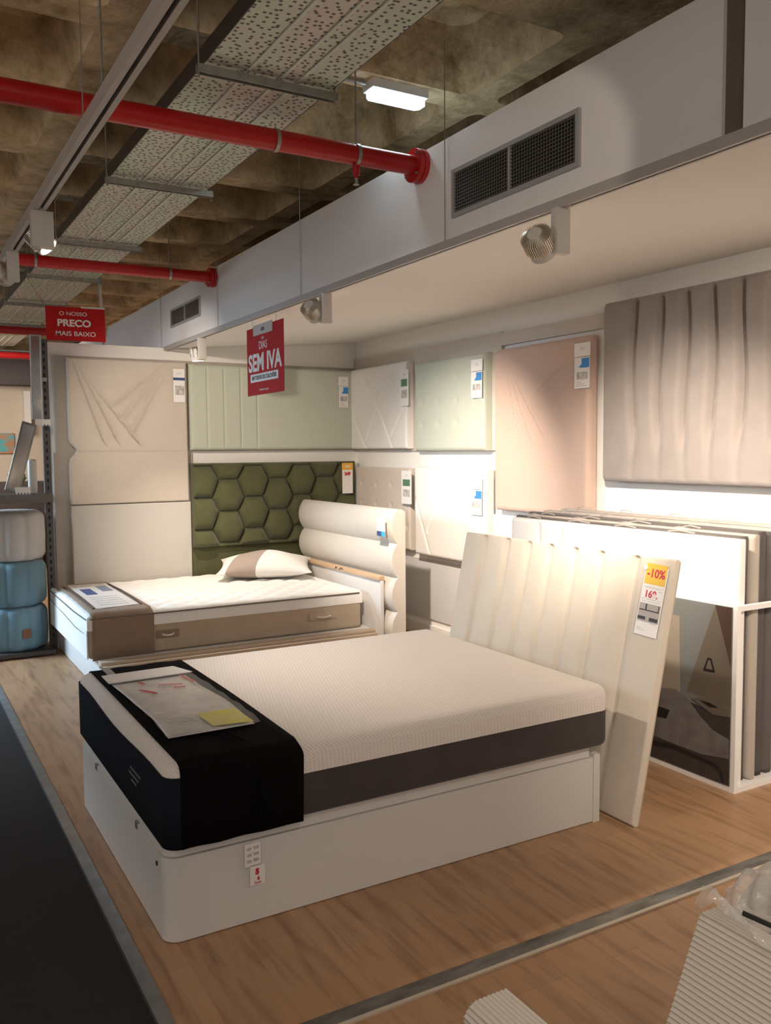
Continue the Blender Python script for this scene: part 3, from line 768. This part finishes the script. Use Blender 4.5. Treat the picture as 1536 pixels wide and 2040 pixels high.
tag(link('plastic_sleeve', bm, film, t, smooth=60), 'clear wrinkled plastic sleeve')

t = thing('price_tag', 'narrow white and red price tag hanging from lid of the near bed base', 'price tag', mat=fr((1.003, 2.703, .132), (1, 0, 0), (0, 0, 1)), group='hanging price tags')
card(t, 'card', .018, .072, 0, .07, paper, .001); card(t, 'card', 0, .058, .068, .148, paper, .001)
text('5', red_print, t, .018, .044, .045, .0025, bold=.002); text('6', red_print, t, .012, .048, .022, .0025, bold=.001)
text('base', red_print, t, .010, .046, .008, .0025)
for k in range(3): boxo('printed_block', .008, .024, .082+.021*k, .092+.021*k, .0022, .003, grey_print, t); boxo('printed_block', .032, .05, .084+.021*k, .094+.021*k, .0022, .003, grey_print, t)

# leaning headboard of the near bed
TH = math.atan(.209)
LH = fr((2.682, 4.115, .004), (0, -1, 0), (math.sin(TH), 0, math.cos(TH)))
t = thing('headboard', 'cream velvet headboard with vertical channels leaning at the head of the near bed', 'headboard', mat=LH @ Matrix.Translation((0, 0, -.03)))
ls = [.185, .385, .565, .735, .915, 1.095, 1.315]
o = pad('padded_front', 1.535, 1.145, .032, lambda u, v: sum(groove(u, c, .022, .020) for c in ls)*(.25+.75*smooth01((v-.30)/.2)) + .004*sum(math.cos((u-c)*30)*math.exp(-((u-c)/.1)**2) for c in ls)*0, f_lean, Matrix.Identity(4), t, nx=240, ny=30, r=.012)
boxo('back_board', .004, 1.531, .0, 1.14, -.012, .0, mat('raw_board', (.45, .38, .30), .8), t)
TG = LH @ Matrix.Translation((1.375, .80, .004)) @ Matrix.Rotation(-.035, 4, 'Z')
t = thing('price_tag', 'yellow -10% and 169 euro price tag hanging on the leaning cream headboard', 'price tag', mat=TG, group='hanging price tags')
card(t, 'card', 0, .128, 0, .305, paper, .001)
card(t, 'yellow_label', .006, .122, .225, .315, yellow_print, .0022, .001, 'yellow offer label')
text('-10%', red_print, t, .036, .066, .272, .0034, bold=.0012, sx=.98)
text('169.', red_print, t, .031, .058, .180, .0024, bold=.0012)
for (a, b, c2) in ((.01, .12, .212), (.02, .10, .206), (.095, .118, .197), (.01, .12, .158), (.01, .118, .148), (.08, .115, .055), (.01, .04, .03), (.01, .055, .022)):
    boxo('printed_line', a, b, c2, c2+.0022, .0022, .0027, grey_print, t)
card(t, 'picture', .005, .123, .06, .140, mat('bedroom_print', (.42, .38, .34), .5), .0022, .0008, 'printed picture of a bedroom')
bm = B(); box(bm, .008, .12, .108, .113, .003, .0034); box(bm, .006, .05, .068, .082, .003, .0034); box(bm, .072, .12, .066, .082, .003, .0034); box(bm, .04, .048, .113, .138, .003, .0034); box(bm, .112, .117, .11, .138, .003, .0034)
tag(link('picture_furniture', bm, ink, t), 'dark furniture shapes in the picture')
o = link('plastic_pin', cyl(B(), (0, 0, 0), (0, 0, .004), .009, n=14), mat('pin_white', (.9, .9, .9), .3), t, matrix=Matrix.Translation((.004, .292, .003)))

# ================================================================== FAR BED
t = thing('bed_base', 'white bed base with pale wooden side rails under the far quilted mattress', 'bed base', (1.20, 5.80, 0))
boxo('base_box', 0, 2.07, .02, 1.63, .003, .165, f_lamin, t, r=.004, seg=2)
boxo('side_rail', .005, 2.09, .0, .03, .16, .19, board_m, t, r=.004, seg=2); boxo('side_rail', .0, 2.09, .04, .10, .185, .212, board_m, t, r=.004, seg=2)
boxo('slat_deck', 0, 2.07, .10, 1.60, .165, .212, f_lamin, t)
boxo('head_board_panel', 2.075, 2.105, -.045, 1.62, .003, .60, f_lamin, t, r=.003, seg=2)
boxo('top_rail', 2.06, 2.11, -.045, 1.55, .602, .635, wood_light, t, r=.003, seg=2)
bm = B()
for (a, b) in ((.55, .62), (.66, .69)): tube(bm, [(2.058, a, .62), (2.057, (a+b)/2, .632), (2.057, b, .612)], .003, 6)
tag(link('marker_scribble', bm, ink, t), 'dark scribble on the wood')

t = thing('mattress', 'far quilted white mattress with a tan lower border', 'mattress', (1.14, 5.95, .214))
QX, QY = 2.08, 1.46
boxo('lower_border', .004, QX-.004, .004, QY-.004, 0, .20, f_tan, t, r=.03, seg=4, only=lambda a, b: abs(a.z-b.z) > .05 or (a.z < .01 and b.z < .01))
def quilt():
    bm = B(); nx, ny = 130, 96; r = .045; G = []; top = .30
    for j in range(ny+1):
        row = []
        for i in range(nx+1):
            x, y = QX*i/nx, QY*j/ny; e = min(x, QX-x, y, QY-y)
            z = top-.02+.02*math.sqrt(max(0, 1-(1-min(1, e/r))**2))
            s = math.sin(PI*(x/.20+y/.20))*math.sin(PI*(x/.20-y/.20))
            z += (.016*(abs(s)**.5)-.006)*smooth01(e/.08)
            row.append(bm.verts.new((x, y, z)))
        G.append(row)
    for a, b in zip(G, G[1:]):
        for i in range(nx): bm.faces.new((a[i], a[i+1], b[i+1], b[i]))
    loop = G[0][:] + [w_[-1] for w_ in G[1:]] + G[-1][-2::-1] + [w_[0] for w_ in G[-2:0:-1]]
    dn = [bm.verts.new((p.co.x, p.co.y, .195)) for p in loop]; n = len(loop)
    for i in range(n): bm.faces.new((loop[i], dn[i], dn[(i+1) % n], loop[(i+1) % n]))
    bm.faces.new(dn)
    return bm
link('quilted_top', quilt(), f_tick, t, smooth=70)
bm = B(); zz = .275
tube(bm, [(0, QY, zz), (-.003, QY*.7, zz-.005), (-.003, QY*.3, zz-.012), (0, .02, zz-.005), (.03, -.003, zz), (QX*.5, -.004, zz), (QX-.03, -.003, zz), (QX+.002, .03, zz), (QX+.002, QY, zz)], .005, 6)
tag(link('piping', bm, piping_m, t, smooth=60), 'dark edge piping')
bm = B(); tube(bm, [(0, QY, .2), (-.003, QY*.6, .185), (-.003, QY*.25, .16), (0, .01, .17)], .004, 6); link('piping', bm, piping_m, t, smooth=60)
boxo('end_border', -.004, .006, .01, QY-.01, .005, .20, f_tick, t, r=.002, seg=1)
for xx, ln in ((1.62, .24), (.46, .16)):
    h_ = boxo('side_handle', xx, xx+ln, -.004, .004, .095, .15, f_cocoa if ln < .2 else f_tan, t, r=.003, seg=2)
    tag(link('handle_loop', tube(B(), [(xx+ln*.25, -.003, .12), (xx+ln*.4, -.018, .115), (xx+ln*.6, -.018, .115), (xx+ln*.75, -.003, .12)], .008, 8), f_ivory, h_, smooth=60), 'ivory handle strap')
t = thing('mattress_cover', 'taupe protective cover wrapped over the foot of the far mattress', 'mattress cover', (1.14, 5.95, .214))
sleeve('cover_band', .03, .44, 0, QY, -.008, .308, .05, .003, f_cocoa, t, wob=.006)
t = thing('product_leaflet', 'glossy leaflet with blue print on the taupe cover of the far mattress', 'leaflet', mat=fr((1.235, 6.10, .530), (1, 0, 0), (0, 1, 0)))
bm = B(); prism(bm, [(0, 0), (.30, .04), (.31, 1.16), (.02, 1.18)], 0, .002); link('printed_page', bm, paper2, t)
card(t, 'blue_picture', .06, .14, .62, .92, navy_print, .0025, .001, 'dark blue printed picture'); card(t, 'blue_picture', .20, .28, .74, 1.02, mat('steel_print', (.18, .24, .32), .4), .0025, .001, 'grey blue printed picture')
card(t, 'title_strip', .03, .29, 1.04, 1.15, grey_print, .0025, .001, 'grey title strip')
for k in range(5): boxo('printed_line', .05, .25, .12+.09*k, .135+.09*k, .0022, .003, grey_print, t)
bm = B(); tube(bm, [(-.02, 1.12, .004), (-.012, .8, .008), (-.014, .4, .008), (-.02, .0, .003)], .006, 6); tube(bm, [(.32, 1.1, .004), (.328, .7, .008), (.322, .3, .008), (.31, .02, .003)], .006, 6)
tag(link('sleeve_edge', bm, mat('brown_edge', (.09, .05, .04), .4), t, smooth=60), 'dark brown sleeve edges')
# pillow
def pillow():
    bm = B(); n, m2 = 48, 36; A, Bh, T = .40, .29, .125
    def pt(u, v, s):
        x = A*u*(1-.09*(1-v*v)); y = Bh*v*(1-.15*(1-u*u))
        k = (max(0, 1-u*u)**.62)*(max(0, 1-v*v)**.55)
        return (x, y, s*T*k*(1+.06*math.sin(5*u+3*v)))
    top = [[bm.verts.new(pt(-1+2*i/n, -1+2*j/m2, 1)) for i in range(n+1)] for j in range(m2+1)]
    bot = [[top[j][i] if i in (0, n) or j in (0, m2) else bm.verts.new(pt(-1+2*i/n, -1+2*j/m2, -.75)) for i in range(n+1)] for j in range(m2+1)]
    for j in range(m2):
        for i in range(n):
            bm.faces.new((top[j][i], top[j][i+1], top[j+1][i+1], top[j+1][i]))
            try: bm.faces.new((bot[j][i], bot[j+1][i], bot[j+1][i+1], bot[j][i+1]))
            except ValueError: pass
    return bm
pil_m = mat('banded_pillow', (.82, .80, .77), .9, bump=(200, .15))
o = link('pillow', pillow(), pil_m, smooth=80, matrix=Matrix.Translation((2.83, 6.98, .612)) @ Matrix.Rotation(-.42, 4, 'Z') @ Matrix.Rotation(.10, 4, 'X'))
nt = pil_m.node_tree; N = nt.nodes; L = nt.links; p_ = N['Principled BSDF']
tc_ = N.new('ShaderNodeTexCoord'); dt = N.new('ShaderNodeVectorMath'); dt.operation = 'DOT_PRODUCT'; dt.inputs[1].default_value = (1, -.3, 0)
L.new(tc_.outputs['Object'], dt.inputs[0])
ma = N.new('ShaderNodeMath'); ma.operation = 'ADD'; ma.inputs[1].default_value = .5; L.new(dt.outputs['Value'], ma.inputs[0])
cr = N.new('ShaderNodeValToRGB'); cr.color_ramp.interpolation = 'CONSTANT'; e_ = cr.color_ramp.elements
e_[0].position = 0; e_[0].color = (.82, .80, .77, 1); e_[1].position = .26; e_[1].color = (.38, .31, .27, 1); k_ = e_.new(.50); k_.color = (.82, .80, .77, 1)
L.new(ma.outputs[0], cr.inputs[0]); L.new(cr.outputs[0], p_.inputs['Base Color'])
tag(o, 'white pillow with a wide taupe band lying at the head of the far bed', 'pillow')

# rolled headboard of the far bed
t = thing('headboard', 'ivory headboard of horizontal padded rolls at the head of the far bed', 'headboard', (3.345, 5.66, 0))
def roll_prof():
    pts = [(.085, .10)]
    for k in range(4):
        z0 = .10+.262*k; 
        for i in range(1, 12):
            a = PI*i/12; pts.append((.02-.055*math.sin(a)**.7, z0+.262*(i/12)))
        pts.append((.018, z0+.262))
    pts += [(.05, 1.15), (.085, 1.13)]
    return pts
bm = B(); prof_ = roll_prof(); rings = []; NY_ = 8; WY = 1.69
for i, (f, ins) in enumerate(((0, .02), (.006, .006), (.02, 0), (.5, 0), (.98, 0), (.994, .006), (1, .02))):
    rings.append([bm.verts.new((x+ins*.6, WY*f, z)) for x, z in prof_])
for a, b in zip(rings, rings[1:]):
    for i in range(len(prof_)): bm.faces.new((a[i], a[(i+1) % len(prof_)], b[(i+1) % len(prof_)], b[i]))
bm.faces.new(rings[0][::-1]); bm.faces.new(rings[-1])
link('rolled_front', bm, f_ivory, t, smooth=50)
boxo('foot_board', .03, .08, .02, WY-.02, .0, .12, f_ivory, t)
price_tag(fr((3.274, 5.80, .945), (0, -1, 0), (0, 0, 1)), .125, .145, 'small', 'white tag with a two-tone blue foot on the rolled ivory headboard')

# ================================================================== RACK OF WRAPPED HEADBOARDS
t = thing('display_rack', 'white metal floor rack with a bedroom poster on its side, full of wrapped headboards', 'rack', (3.35, 2.60, 0))
RX, RY, RZ = .60, 2.0, .875; b_ = .024
for (x, y) in ((0, 0), (RX-b_, 0), (0, RY-b_), (RX-b_, RY-b_)): boxo('post', x, x+b_, y, y+b_, 0, RZ, white_paint, t)
for (z) in (.0, RZ-b_):
    boxo('rail', b_, RX-b_, 0, b_, z, z+b_, white_paint, t); boxo('rail', b_, RX-b_, RY-b_, RY, z, z+b_, white_paint, t)
    boxo('rail', 0, b_, b_, RY-b_, z, z+b_, white_paint, t); boxo('rail', RX-b_, RX, b_, RY-b_, z, z+b_, white_paint, t)
boxo('bottom_tray', b_, RX-b_, b_, RY-b_, .004, .02, white_paint, t)
PR = fr((-.002, 2.0, 0), (0, -1, 0), (0, 0, 1))     # local x runs towards the camera, y up
ps = boxo('poster', .02, 1.976, .03, .868, 0, .002, pr_wall, t, matrix=PR)
def Pp(pts): return [(4.6-y, z) for y, z in pts]
def pp(name, pts, m, k, lab=None):
    o = link(name, prism(B(), Pp(pts), .002, .002+.0006*k), m, t, matrix=PR)
    if lab: tag(o, lab)
    return o
pp('poster_wall_shade', [(2.72, .866), (2.626, .866), (2.626, .40), (2.88, .42)], pr_tau, 1, 'printed taupe wall')
pp('poster_curtain', [(2.72, .866), (2.628, .866), (2.628, .59)], pr_brown, 2, 'printed brown triangle')
pp('poster_bedding', [(3.6, .34), (3.05, .40), (2.86, .37), (2.626, .36), (2.626, .032), (3.6, .032)], pr_low, 2, 'printed dark bedding')
pp('poster_headboard', [(3.04, .78), (2.93, .78), (2.92, .38), (3.04, .38)], pr_cream, 3, 'printed cream bed head')
pp('poster_headboard', [(3.3, .30), (2.98, .30), (3.0, .25), (3.3, .22)], pr_dark, 5, 'printed dark cushion')
pp('poster_pillow', [(3.10, .37), (3.03, .40), (2.95, .415), (2.88, .39), (2.80, .32), (2.72, .27), (2.63, .25), (2.628, .16), (2.78, .135), (3.10, .14)], pr_pillow, 4, 'printed grey pillow')
pp('poster_bedside', [(2.85, .39), (2.79, .41), (2.70, .405), (2.628, .395), (2.628, .355), (2.72, .345)], pr_tau, 6, 'printed bedside table')
pp('poster_bedside', [(2.80, .395), (2.74, .397), (2.69, .385), (2.74, .375)], pr_dark, 7, 'printed dark dish')
pp('poster_bed_rail', [(3.12, .11), (2.95, .13), (2.78, .12), (2.70, .115), (2.668, .09), (2.65, .04), (2.662, .04), (2.685, .085), (2.72, .10), (2.95, .11), (3.12, .085)], pr_dark, 6, 'printed dark curved bed rail')
bm = prism(B(), Pp([(2.755, .61), (2.735, .61), (2.715, .55), (2.78, .545)]), .002, .0068); o = link('poster_wall_lamp', bm, pr_dark, t, matrix=PR); tag(o, 'printed wall lamp')
o = link('poster_wall_lamp', prism(B(), Pp([(2.750, .60), (2.74, .60), (2.725, .558), (2.765, .556)]), .002, .0074), pr_tau, t, matrix=PR)
# wrapped headboards standing upright in the rack
def wrapped(x, th, y0, y1, top, m, label, seams=None):
    t = thing('wrapped_headboard', label, 'headboard', (x, y1, .021), group='plastic-wrapped headboards in the rack')
    L_ = y1-y0
    mtx = fr((th, 0, 0), (0, -1, 0), (0, 0, 1))
    hf = (lambda u, v: sum(groove(u, c, .02, .018) for c in seams)) if seams else (lambda u, v: 0)
    pad('padded_board', L_, top-.021, th, hf, m, mtx, t, nx=120 if seams else 6, ny=10, r=min(.03, th*.45))
    bm = B(); box(bm, -.004, th+.003, -L_-.004, .004, .02, top-.021+.004, r=.008, seg=2)
    if seams:
        bmesh.ops.subdivide_edges(bm, edges=bm.edges[:], cuts=4)
    for v in bm.verts: v.co += Vector((random.uniform(-.002, .002), random.uniform(-.003, .003), random.uniform(-.003, .003)))
    tag(link('plastic_film', bm, film_thin, t, smooth=60), 'clear plastic wrapping')
    for k in range(4):
        yy = -L_*(.08+.22*k); l = random.uniform(.08, .17); bm = B()
        tube(bm, [(th*.5, yy, top-.012), (th*.3, max(-L_, yy-l*.5), top-.002), (th*.6, max(-L_, yy-l), top-.012)], .0035, 5)
        tag(link('film_fold', bm, fold_m, t, smooth=60), 'bunched film along the top edge')
wrapped(3.382, .052, 2.63, 4.30, 1.175, f_white, 'front white channelled headboard wrapped in plastic in the rack', [.26, .46, .66, .86, 1.06, 1.26, 1.46])
wrapped(3.446, .042, 2.66, 4.34, 1.185, wrap_brown, 'dark brown wrapped headboard right behind the front white one in the rack')
wrapped(3.498, .046, 2.64, 4.30, 1.19, wrap_beige, 'beige wrapped headboard behind the first dark brown one in the rack')
wrapped(3.556, .062, 2.66, 4.36, 1.20, wrap_brown, 'dark brown wrapped headboard behind the beige one in the rack')
wrapped(3.630, .060, 2.66, 4.30, 1.195, f_side, 'charcoal wrapped headboard between two brown and beige ones in the rack')
wrapped(3.702, .050, 2.64, 4.36, 1.205, wrap_beige, 'second beige wrapped headboard towards the wall side of the rack')
wrapped(3.765, .060, 2.66, 4.30, 1.20, wrap_brown, 'brown wrapped headboard near the wall side of the rack')
wrapped(3.838, .055, 2.66, 4.36, 1.21, wrap_beige, 'pale wrapped headboard standing closest to the wall in the rack')

# ================================================================== LEFT SHELVING
t = thing('shelving_post', 'dark metal upright at the left end of the back wall', 'post', (1.135, 7.46, 0))
boxo('upright', 0, .055, -.02, .03, 0, 2.50, post_dark, t)
bm = B()
for k in range(40): box(bm, .02, .032, -.0225, -.0195, .1+.06*k, .13+.06*k)
link('punched_slots', bm, shade_dark, t)
t = thing('display_shelf', 'dark shelf board above the stacked poufs at left', 'shelf', (.2, 7.05, 1.24))
boxo('shelf_board', 0, .93, 0, .5, 0, .035, shelf_dark, t); boxo('front_lip', 0, .93, -.012, .0, -.02, .045, mat('lip_grey', (.16, .14, .13), .4), t)
t = thing('mirror', 'narrow tall mirror with metal frame hanging beside the dark upright at left', 'mirror', mat=fr((1.045, 7.36, 1.86), (1, 0, 0), (0, 0, 1)))
bm = B(); box(bm, 0, .01, 0, .66, 0, .02); box(bm, .075, .085, 0, .66, 0, .02); box(bm, .01, .075, .65, .66, 0, .02); box(bm, .01, .075, 0, .01, 0, .02)
link('frame', bm, alu, t); boxo('glass', .01, .075, .01, .65, .004, .010, mirror_m, t)
boxo('wall_bracket', .06, .12, .30, .33, -.10, .0, alu, t)
t = thing('leaning_mirror', 'slanting grey framed mirror leaning on the shelf at the left edge', 'mirror', mat=fr((.80, 7.16, 1.318), (.96, .05, -.28), (.28, .12, .95)))
boxo('frame', 0, .11, 0, .55, 0, .02, mat('pewter_frame', (.30, .30, .28), .35, .6), t, r=.004, seg=2); boxo('glass', .015, .095, .02, .53, .0205, .022, mirror_m, t)
def strip(x, y, z, w, lab):
    bm = B(); n = 5; pts = [(0, .05), (0, .012)]
    for k in range(n): pts += [(w*(k+.5)/n, -.006), (w*(k+1)/n, .012)]
    pts += [(w, .05)]
    o = link('price_strip', prism(B(), pts, 0, .002), paper, matrix=fr((x, y, z), (1, 0, .0), (0, 0, 1)))
    tag(o, lab, 'price strip'); bm.free()
strip(1.065, 7.339, 1.812, .115, 'white toothed paper strip under the hanging narrow mirror')
strip(.86, 7.02, 1.292, .11, 'white toothed paper strip at the front edge of the dark shelf')
o = boxo('vase', .985, 1.05, 7.22, 7.28, 1.276, 1.55, mat('vase_glaze', (.62, .60, .55), .3), r=.02, seg=4); tag(o, 'pale slim vase standing on the dark shelf', 'vase')
bm = B(); 
for k in range(14):
    a = random.random()*6.28; tube(bm, [(.93, 7.42, 1.277), (.93+.03*math.cos(a), 7.42+.03*math.sin(a), 1.35), (.93+.07*math.cos(a), 7.42+.06*math.sin(a), 1.39+random.random()*.05)], .007, 5)
tag(link('potted_plant', bm, mat('leaf_green', (.08, .12, .05), .7), smooth=60), 'small green plant standing on the dark shelf', 'plant')
def pouf(x, y, z, m, lab, h, patch=False):
    t = thing('pouf', lab, 'pouf', (x, y, z), group='poufs stacked under the dark shelf')
    bm = B(); R_, n = .26, 96; rows = []
    levels = [(0, .82), (.02, .93), (.05, .985), (h*.5, 1.0), (h-.05, .985), (h-.02, .93), (h, .80)]
    for zz, k in levels:
        row = []
        for i in range(n):
            a = 2*PI*i/n; lob = abs(math.sin(a*5))**.45
            rr = R_*k*(.90+.10*lob); row.append(bm.verts.new((rr*math.cos(a), rr*math.sin(a), zz)))
        rows.append(row)
    for A, C in zip(rows, rows[1:]):
        for i in range(n): bm.faces.new((A[i], A[(i+1) % n], C[(i+1) % n], C[i]))
    bm.faces.new(rows[0][::-1]); bm.faces.new(rows[-1])
    link('padded_body', bm, m, t, smooth=60)
    cylo('seat_seam', (0, 0, h-.004), (0, 0, h+.004), .15, m, t, 32)
    if patch:
        tag(link('leather_patch', box(B(), -.032, .032, -.006, 0, .11, .18), leather, t, matrix=fr((0, 0, 0), (.97, .24, 0), (-.24, .97, 0)) @ Matrix.Translation((-.0, -.258, 0))), 'square brown leather patch')
    return t
pouf(.87, 7.48, .045, pouf_blue, 'bottom blue pouf with a brown leather patch in the stack at left', .345, True)
pouf(.87, 7.48, .395, pouf_blue, 'middle blue pouf in the stack beneath the white one', .355)
pouf(.87, 7.48, .755, pouf_white, 'white fluted pouf on top of the stack at left', .385)
t = thing('pallet', 'low dark plinth under the stacked poufs', 'plinth', (.58, 7.2, 0)); boxo('plinth_board', 0, .56, 0, .55, .012, .045, shelf_dark, t)
for x in (.03, .48): boxo('foot', x, x+.05, .03, .5, 0, .012, shelf_dark, t)
# things at the far end
o = boxo('wall_picture', 1.35, 1.725, 13.96, 13.995, 1.59, 1.89, mat('beach_picture', (.10, .42, .46), .6, noise=(3.5, .15, (.50, .22, .10)), stretch=(1, 1, 2.4))); tag(o, 'beach picture in turquoise and orange on the far wall', 'picture')
o = boxo('wall_column', 1.86, 1.95, 13.8, 13.99, 1.9, 2.5, white_paint); tag(o, 'short white lamp stem on the far wall', 'wall lamp')
t = thing('armchair', 'dark armchair far behind beneath the beach picture', 'armchair', (1.35, 12.6, 0)); 
boxo('seat', 0, .7, 0, .6, .2, .45, f_side, t, r=.06, seg=4); boxo('backrest', 0, .7, .5, .66, .4, 1.2, f_side, t, r=.06, seg=4)
for x in (.05, .6):
    for y in (.05, .55): boxo('leg', x, x+.04, y, y+.04, 0, .22, black_plastic, t)
o = boxo('cushion', 1.45, 1.95, 12.9, 13.0, .60, 1.05, mat('cushion_orange', (.60, .42, .25), .8), r=.04, seg=4)
bpy.data.objects.remove(o)

# ================================================================== NEAR RIBBED PIECES
def ribbed(name, L_, prof, pitch, depth, m, matrix, parent=None):
    """profile in local x-y (closed polyline, densely sampled into ribs) swept along local z"""
    pts = []; n = len(prof)
    for i in range(n-1):
        a = Vector(prof[i]); b = Vector(prof[i+1]); l = (b-a).length; k = max(1, round(l/pitch)); d = (b-a)/k; nn = Vector((d.y, -d.x)).normalized()
        for j in range(k):
            for q in range(6):
                pts.append(a+d*(j+q/6)+nn*depth*(abs(math.sin(PI*q/6))**.6))
    pts.append(Vector(prof[-1])); bm = B(); R_ = []
    for f in (0, .01, .5, .99, 1):
        sh = 0 if 0 < f < 1 else .0
        R_.append([bm.verts.new((p.x, p.y, L_*f)) for p in pts])
    N_ = len(pts)
    for A, C in zip(R_, R_[1:]):
        for i in range(N_-1): bm.faces.new((A[i], A[i+1], C[i+1], C[i]))
        bm.faces.new((A[-1], A[0], C[0], C[-1]))
    bm.faces.new(R_[0][::-1]); bm.faces.new(R_[-1])
    return link(name, bm, m, parent, smooth=35, matrix=matrix)
# big reclined board: front face leans, its top at z=.60; x(world) = local x, z(world) = local y, sweep runs to -Y
t = thing('ribbed_headboard', 'large ribbed cream headboard in film leaning at the lower right corner', 'headboard', mat=fr((1.212, 1.235, .002), (1, 0, 0), (0, 0, 1)))
ribbed('ribbed_padding', .95, [(.30, 0), (0, 0), (.276, .598), (.33, .598), (.46, .50), (.46, 0)], .0115, .0035, rib_fab, Matrix.Identity(4), t)
bm = B(); NV, NU = 34, 26; G = []
for j in range(NV+1):
    row = []
    for i in range(NU+1):
        u, v = i/NU, j/NV
        x = .262+.22*u; z = -.01+.95*v
        y = .612-.10*max(0, u-.35)**1.2*1.6+.02*math.sin(9*u+13*v)+.012*math.sin(23*v+5*u)+.010*random.uniform(-1, 1)
        row.append(bm.verts.new((x, y, z)))
    G.append(row)
for a, b in zip(G, G[1:]):
    for i in range(NU): bm.faces.new((a[i], a[i+1], b[i+1], b[i]))
tag(link('plastic_film', bm, film2, t), 'crumpled clear plastic film')
tag(link('black_strap', tube(B(), [(.34, .607, .06), (.36, .603, .16), (.375, .60, .26)], .006, 6), black_plastic, t), 'black strap edge')
# rounded arm wrapped in film behind it
t = thing('ribbed_bolster', 'rounded ribbed cream bolster wrapped in film behind the ribbed headboard at the right edge', 'bolster', mat=fr((1.80, 1.40, .002), (1, 0, 0), (0, 0, 1)))
arc = [(.0, .0), (0, .38)]+[(.12-.12*math.cos(a), .38+.12*math.sin(a)) for a in [PI*k/12 for k in range(1, 12)]]+[(.24, .38), (.24, 0)]
ribbed('ribbed_body', .9, [(a[0], a[1]) for a in arc], .0125, .0035, rib_fab, Matrix.Identity(4), t)
bm = B(); G = []
for j in range(26):
    row = []
    for i in range(34):
        a = PI*i/33*1.15-.35; rr = .136+.010*math.sin(j*1.1+i*.7)+random.uniform(-.004, .004)-.05*(1-smooth01(j/5))
        row.append(bm.verts.new((.12-rr*math.cos(a), .38+rr*math.sin(a)-(.25 if i == 0 else 0), -.06+.24*j/25)))
    G.append(row)
for a, b in zip(G, G[1:]):
    for i in range(33): bm.faces.new((a[i], a[i+1], b[i+1], b[i]))
tag(link('plastic_film', bm, film3, t, smooth=70), 'bunched milky plastic film')
# small piece at the bottom
t = thing('ribbed_side_panel', 'low ribbed cream panel standing upright at the bottom edge of the picture', 'bed side panel', mat=fr((.955, 1.36, .002), (1, 0, 0), (0, 0, 1)))
ribbed('ribbed_padding', .9, [(.10, 0), (0, 0), (0, .475), (.012, .492), (.03, .50), (.105, .50), (.105, 0)][0:], .0100, .003, rib_fab, Matrix.Identity(4), t)

# ------------------------------------------------------------------ sub-parts: hang small pieces on the part they belong to
bpy.context.view_layer.update()
NEST = {'lens': 'lamp_head', 'cooling_fins': 'lamp_head', 'bolt': 'flange', 'louvre': 'frame', 'divider': 'frame', 'picture_furniture': 'picture',
        'lettering': 'card', 'printed_line': 'card', 'printed_lines': 'end_flap', 'printed_block': 'card', 'text_lines': 'printed_page', 'red_mark': 'printed_page',
        'film_fold': 'plastic_film', 'lid_hinge': 'lid', 'leather_patch': 'padded_body', 'marker_scribble': 'top_rail',
        'black_strap': 'plastic_film', 'sprinkler_head': 'branch_nipple'}
base = lambda o: o.name.split('.')[0]
for root in [o for o in COL.objects if o.parent is None]:
    ch = list(root.children)
    for c in ch:
        if c.type != 'MESH': continue
        want = 'poster' if base(c).startswith('poster_') and base(root) == 'display_rack' else NEST.get(base(c))
        if not want: continue
        p = [q for q in ch if base(q) == want and q is not c]
        if not p or c.children: continue
        p = min(p, key=lambda q: (q.matrix_world.translation-c.matrix_world.translation).length)
        inv = p.matrix_local.inverted(); c.parent = p; c.matrix_parent_inverse = inv
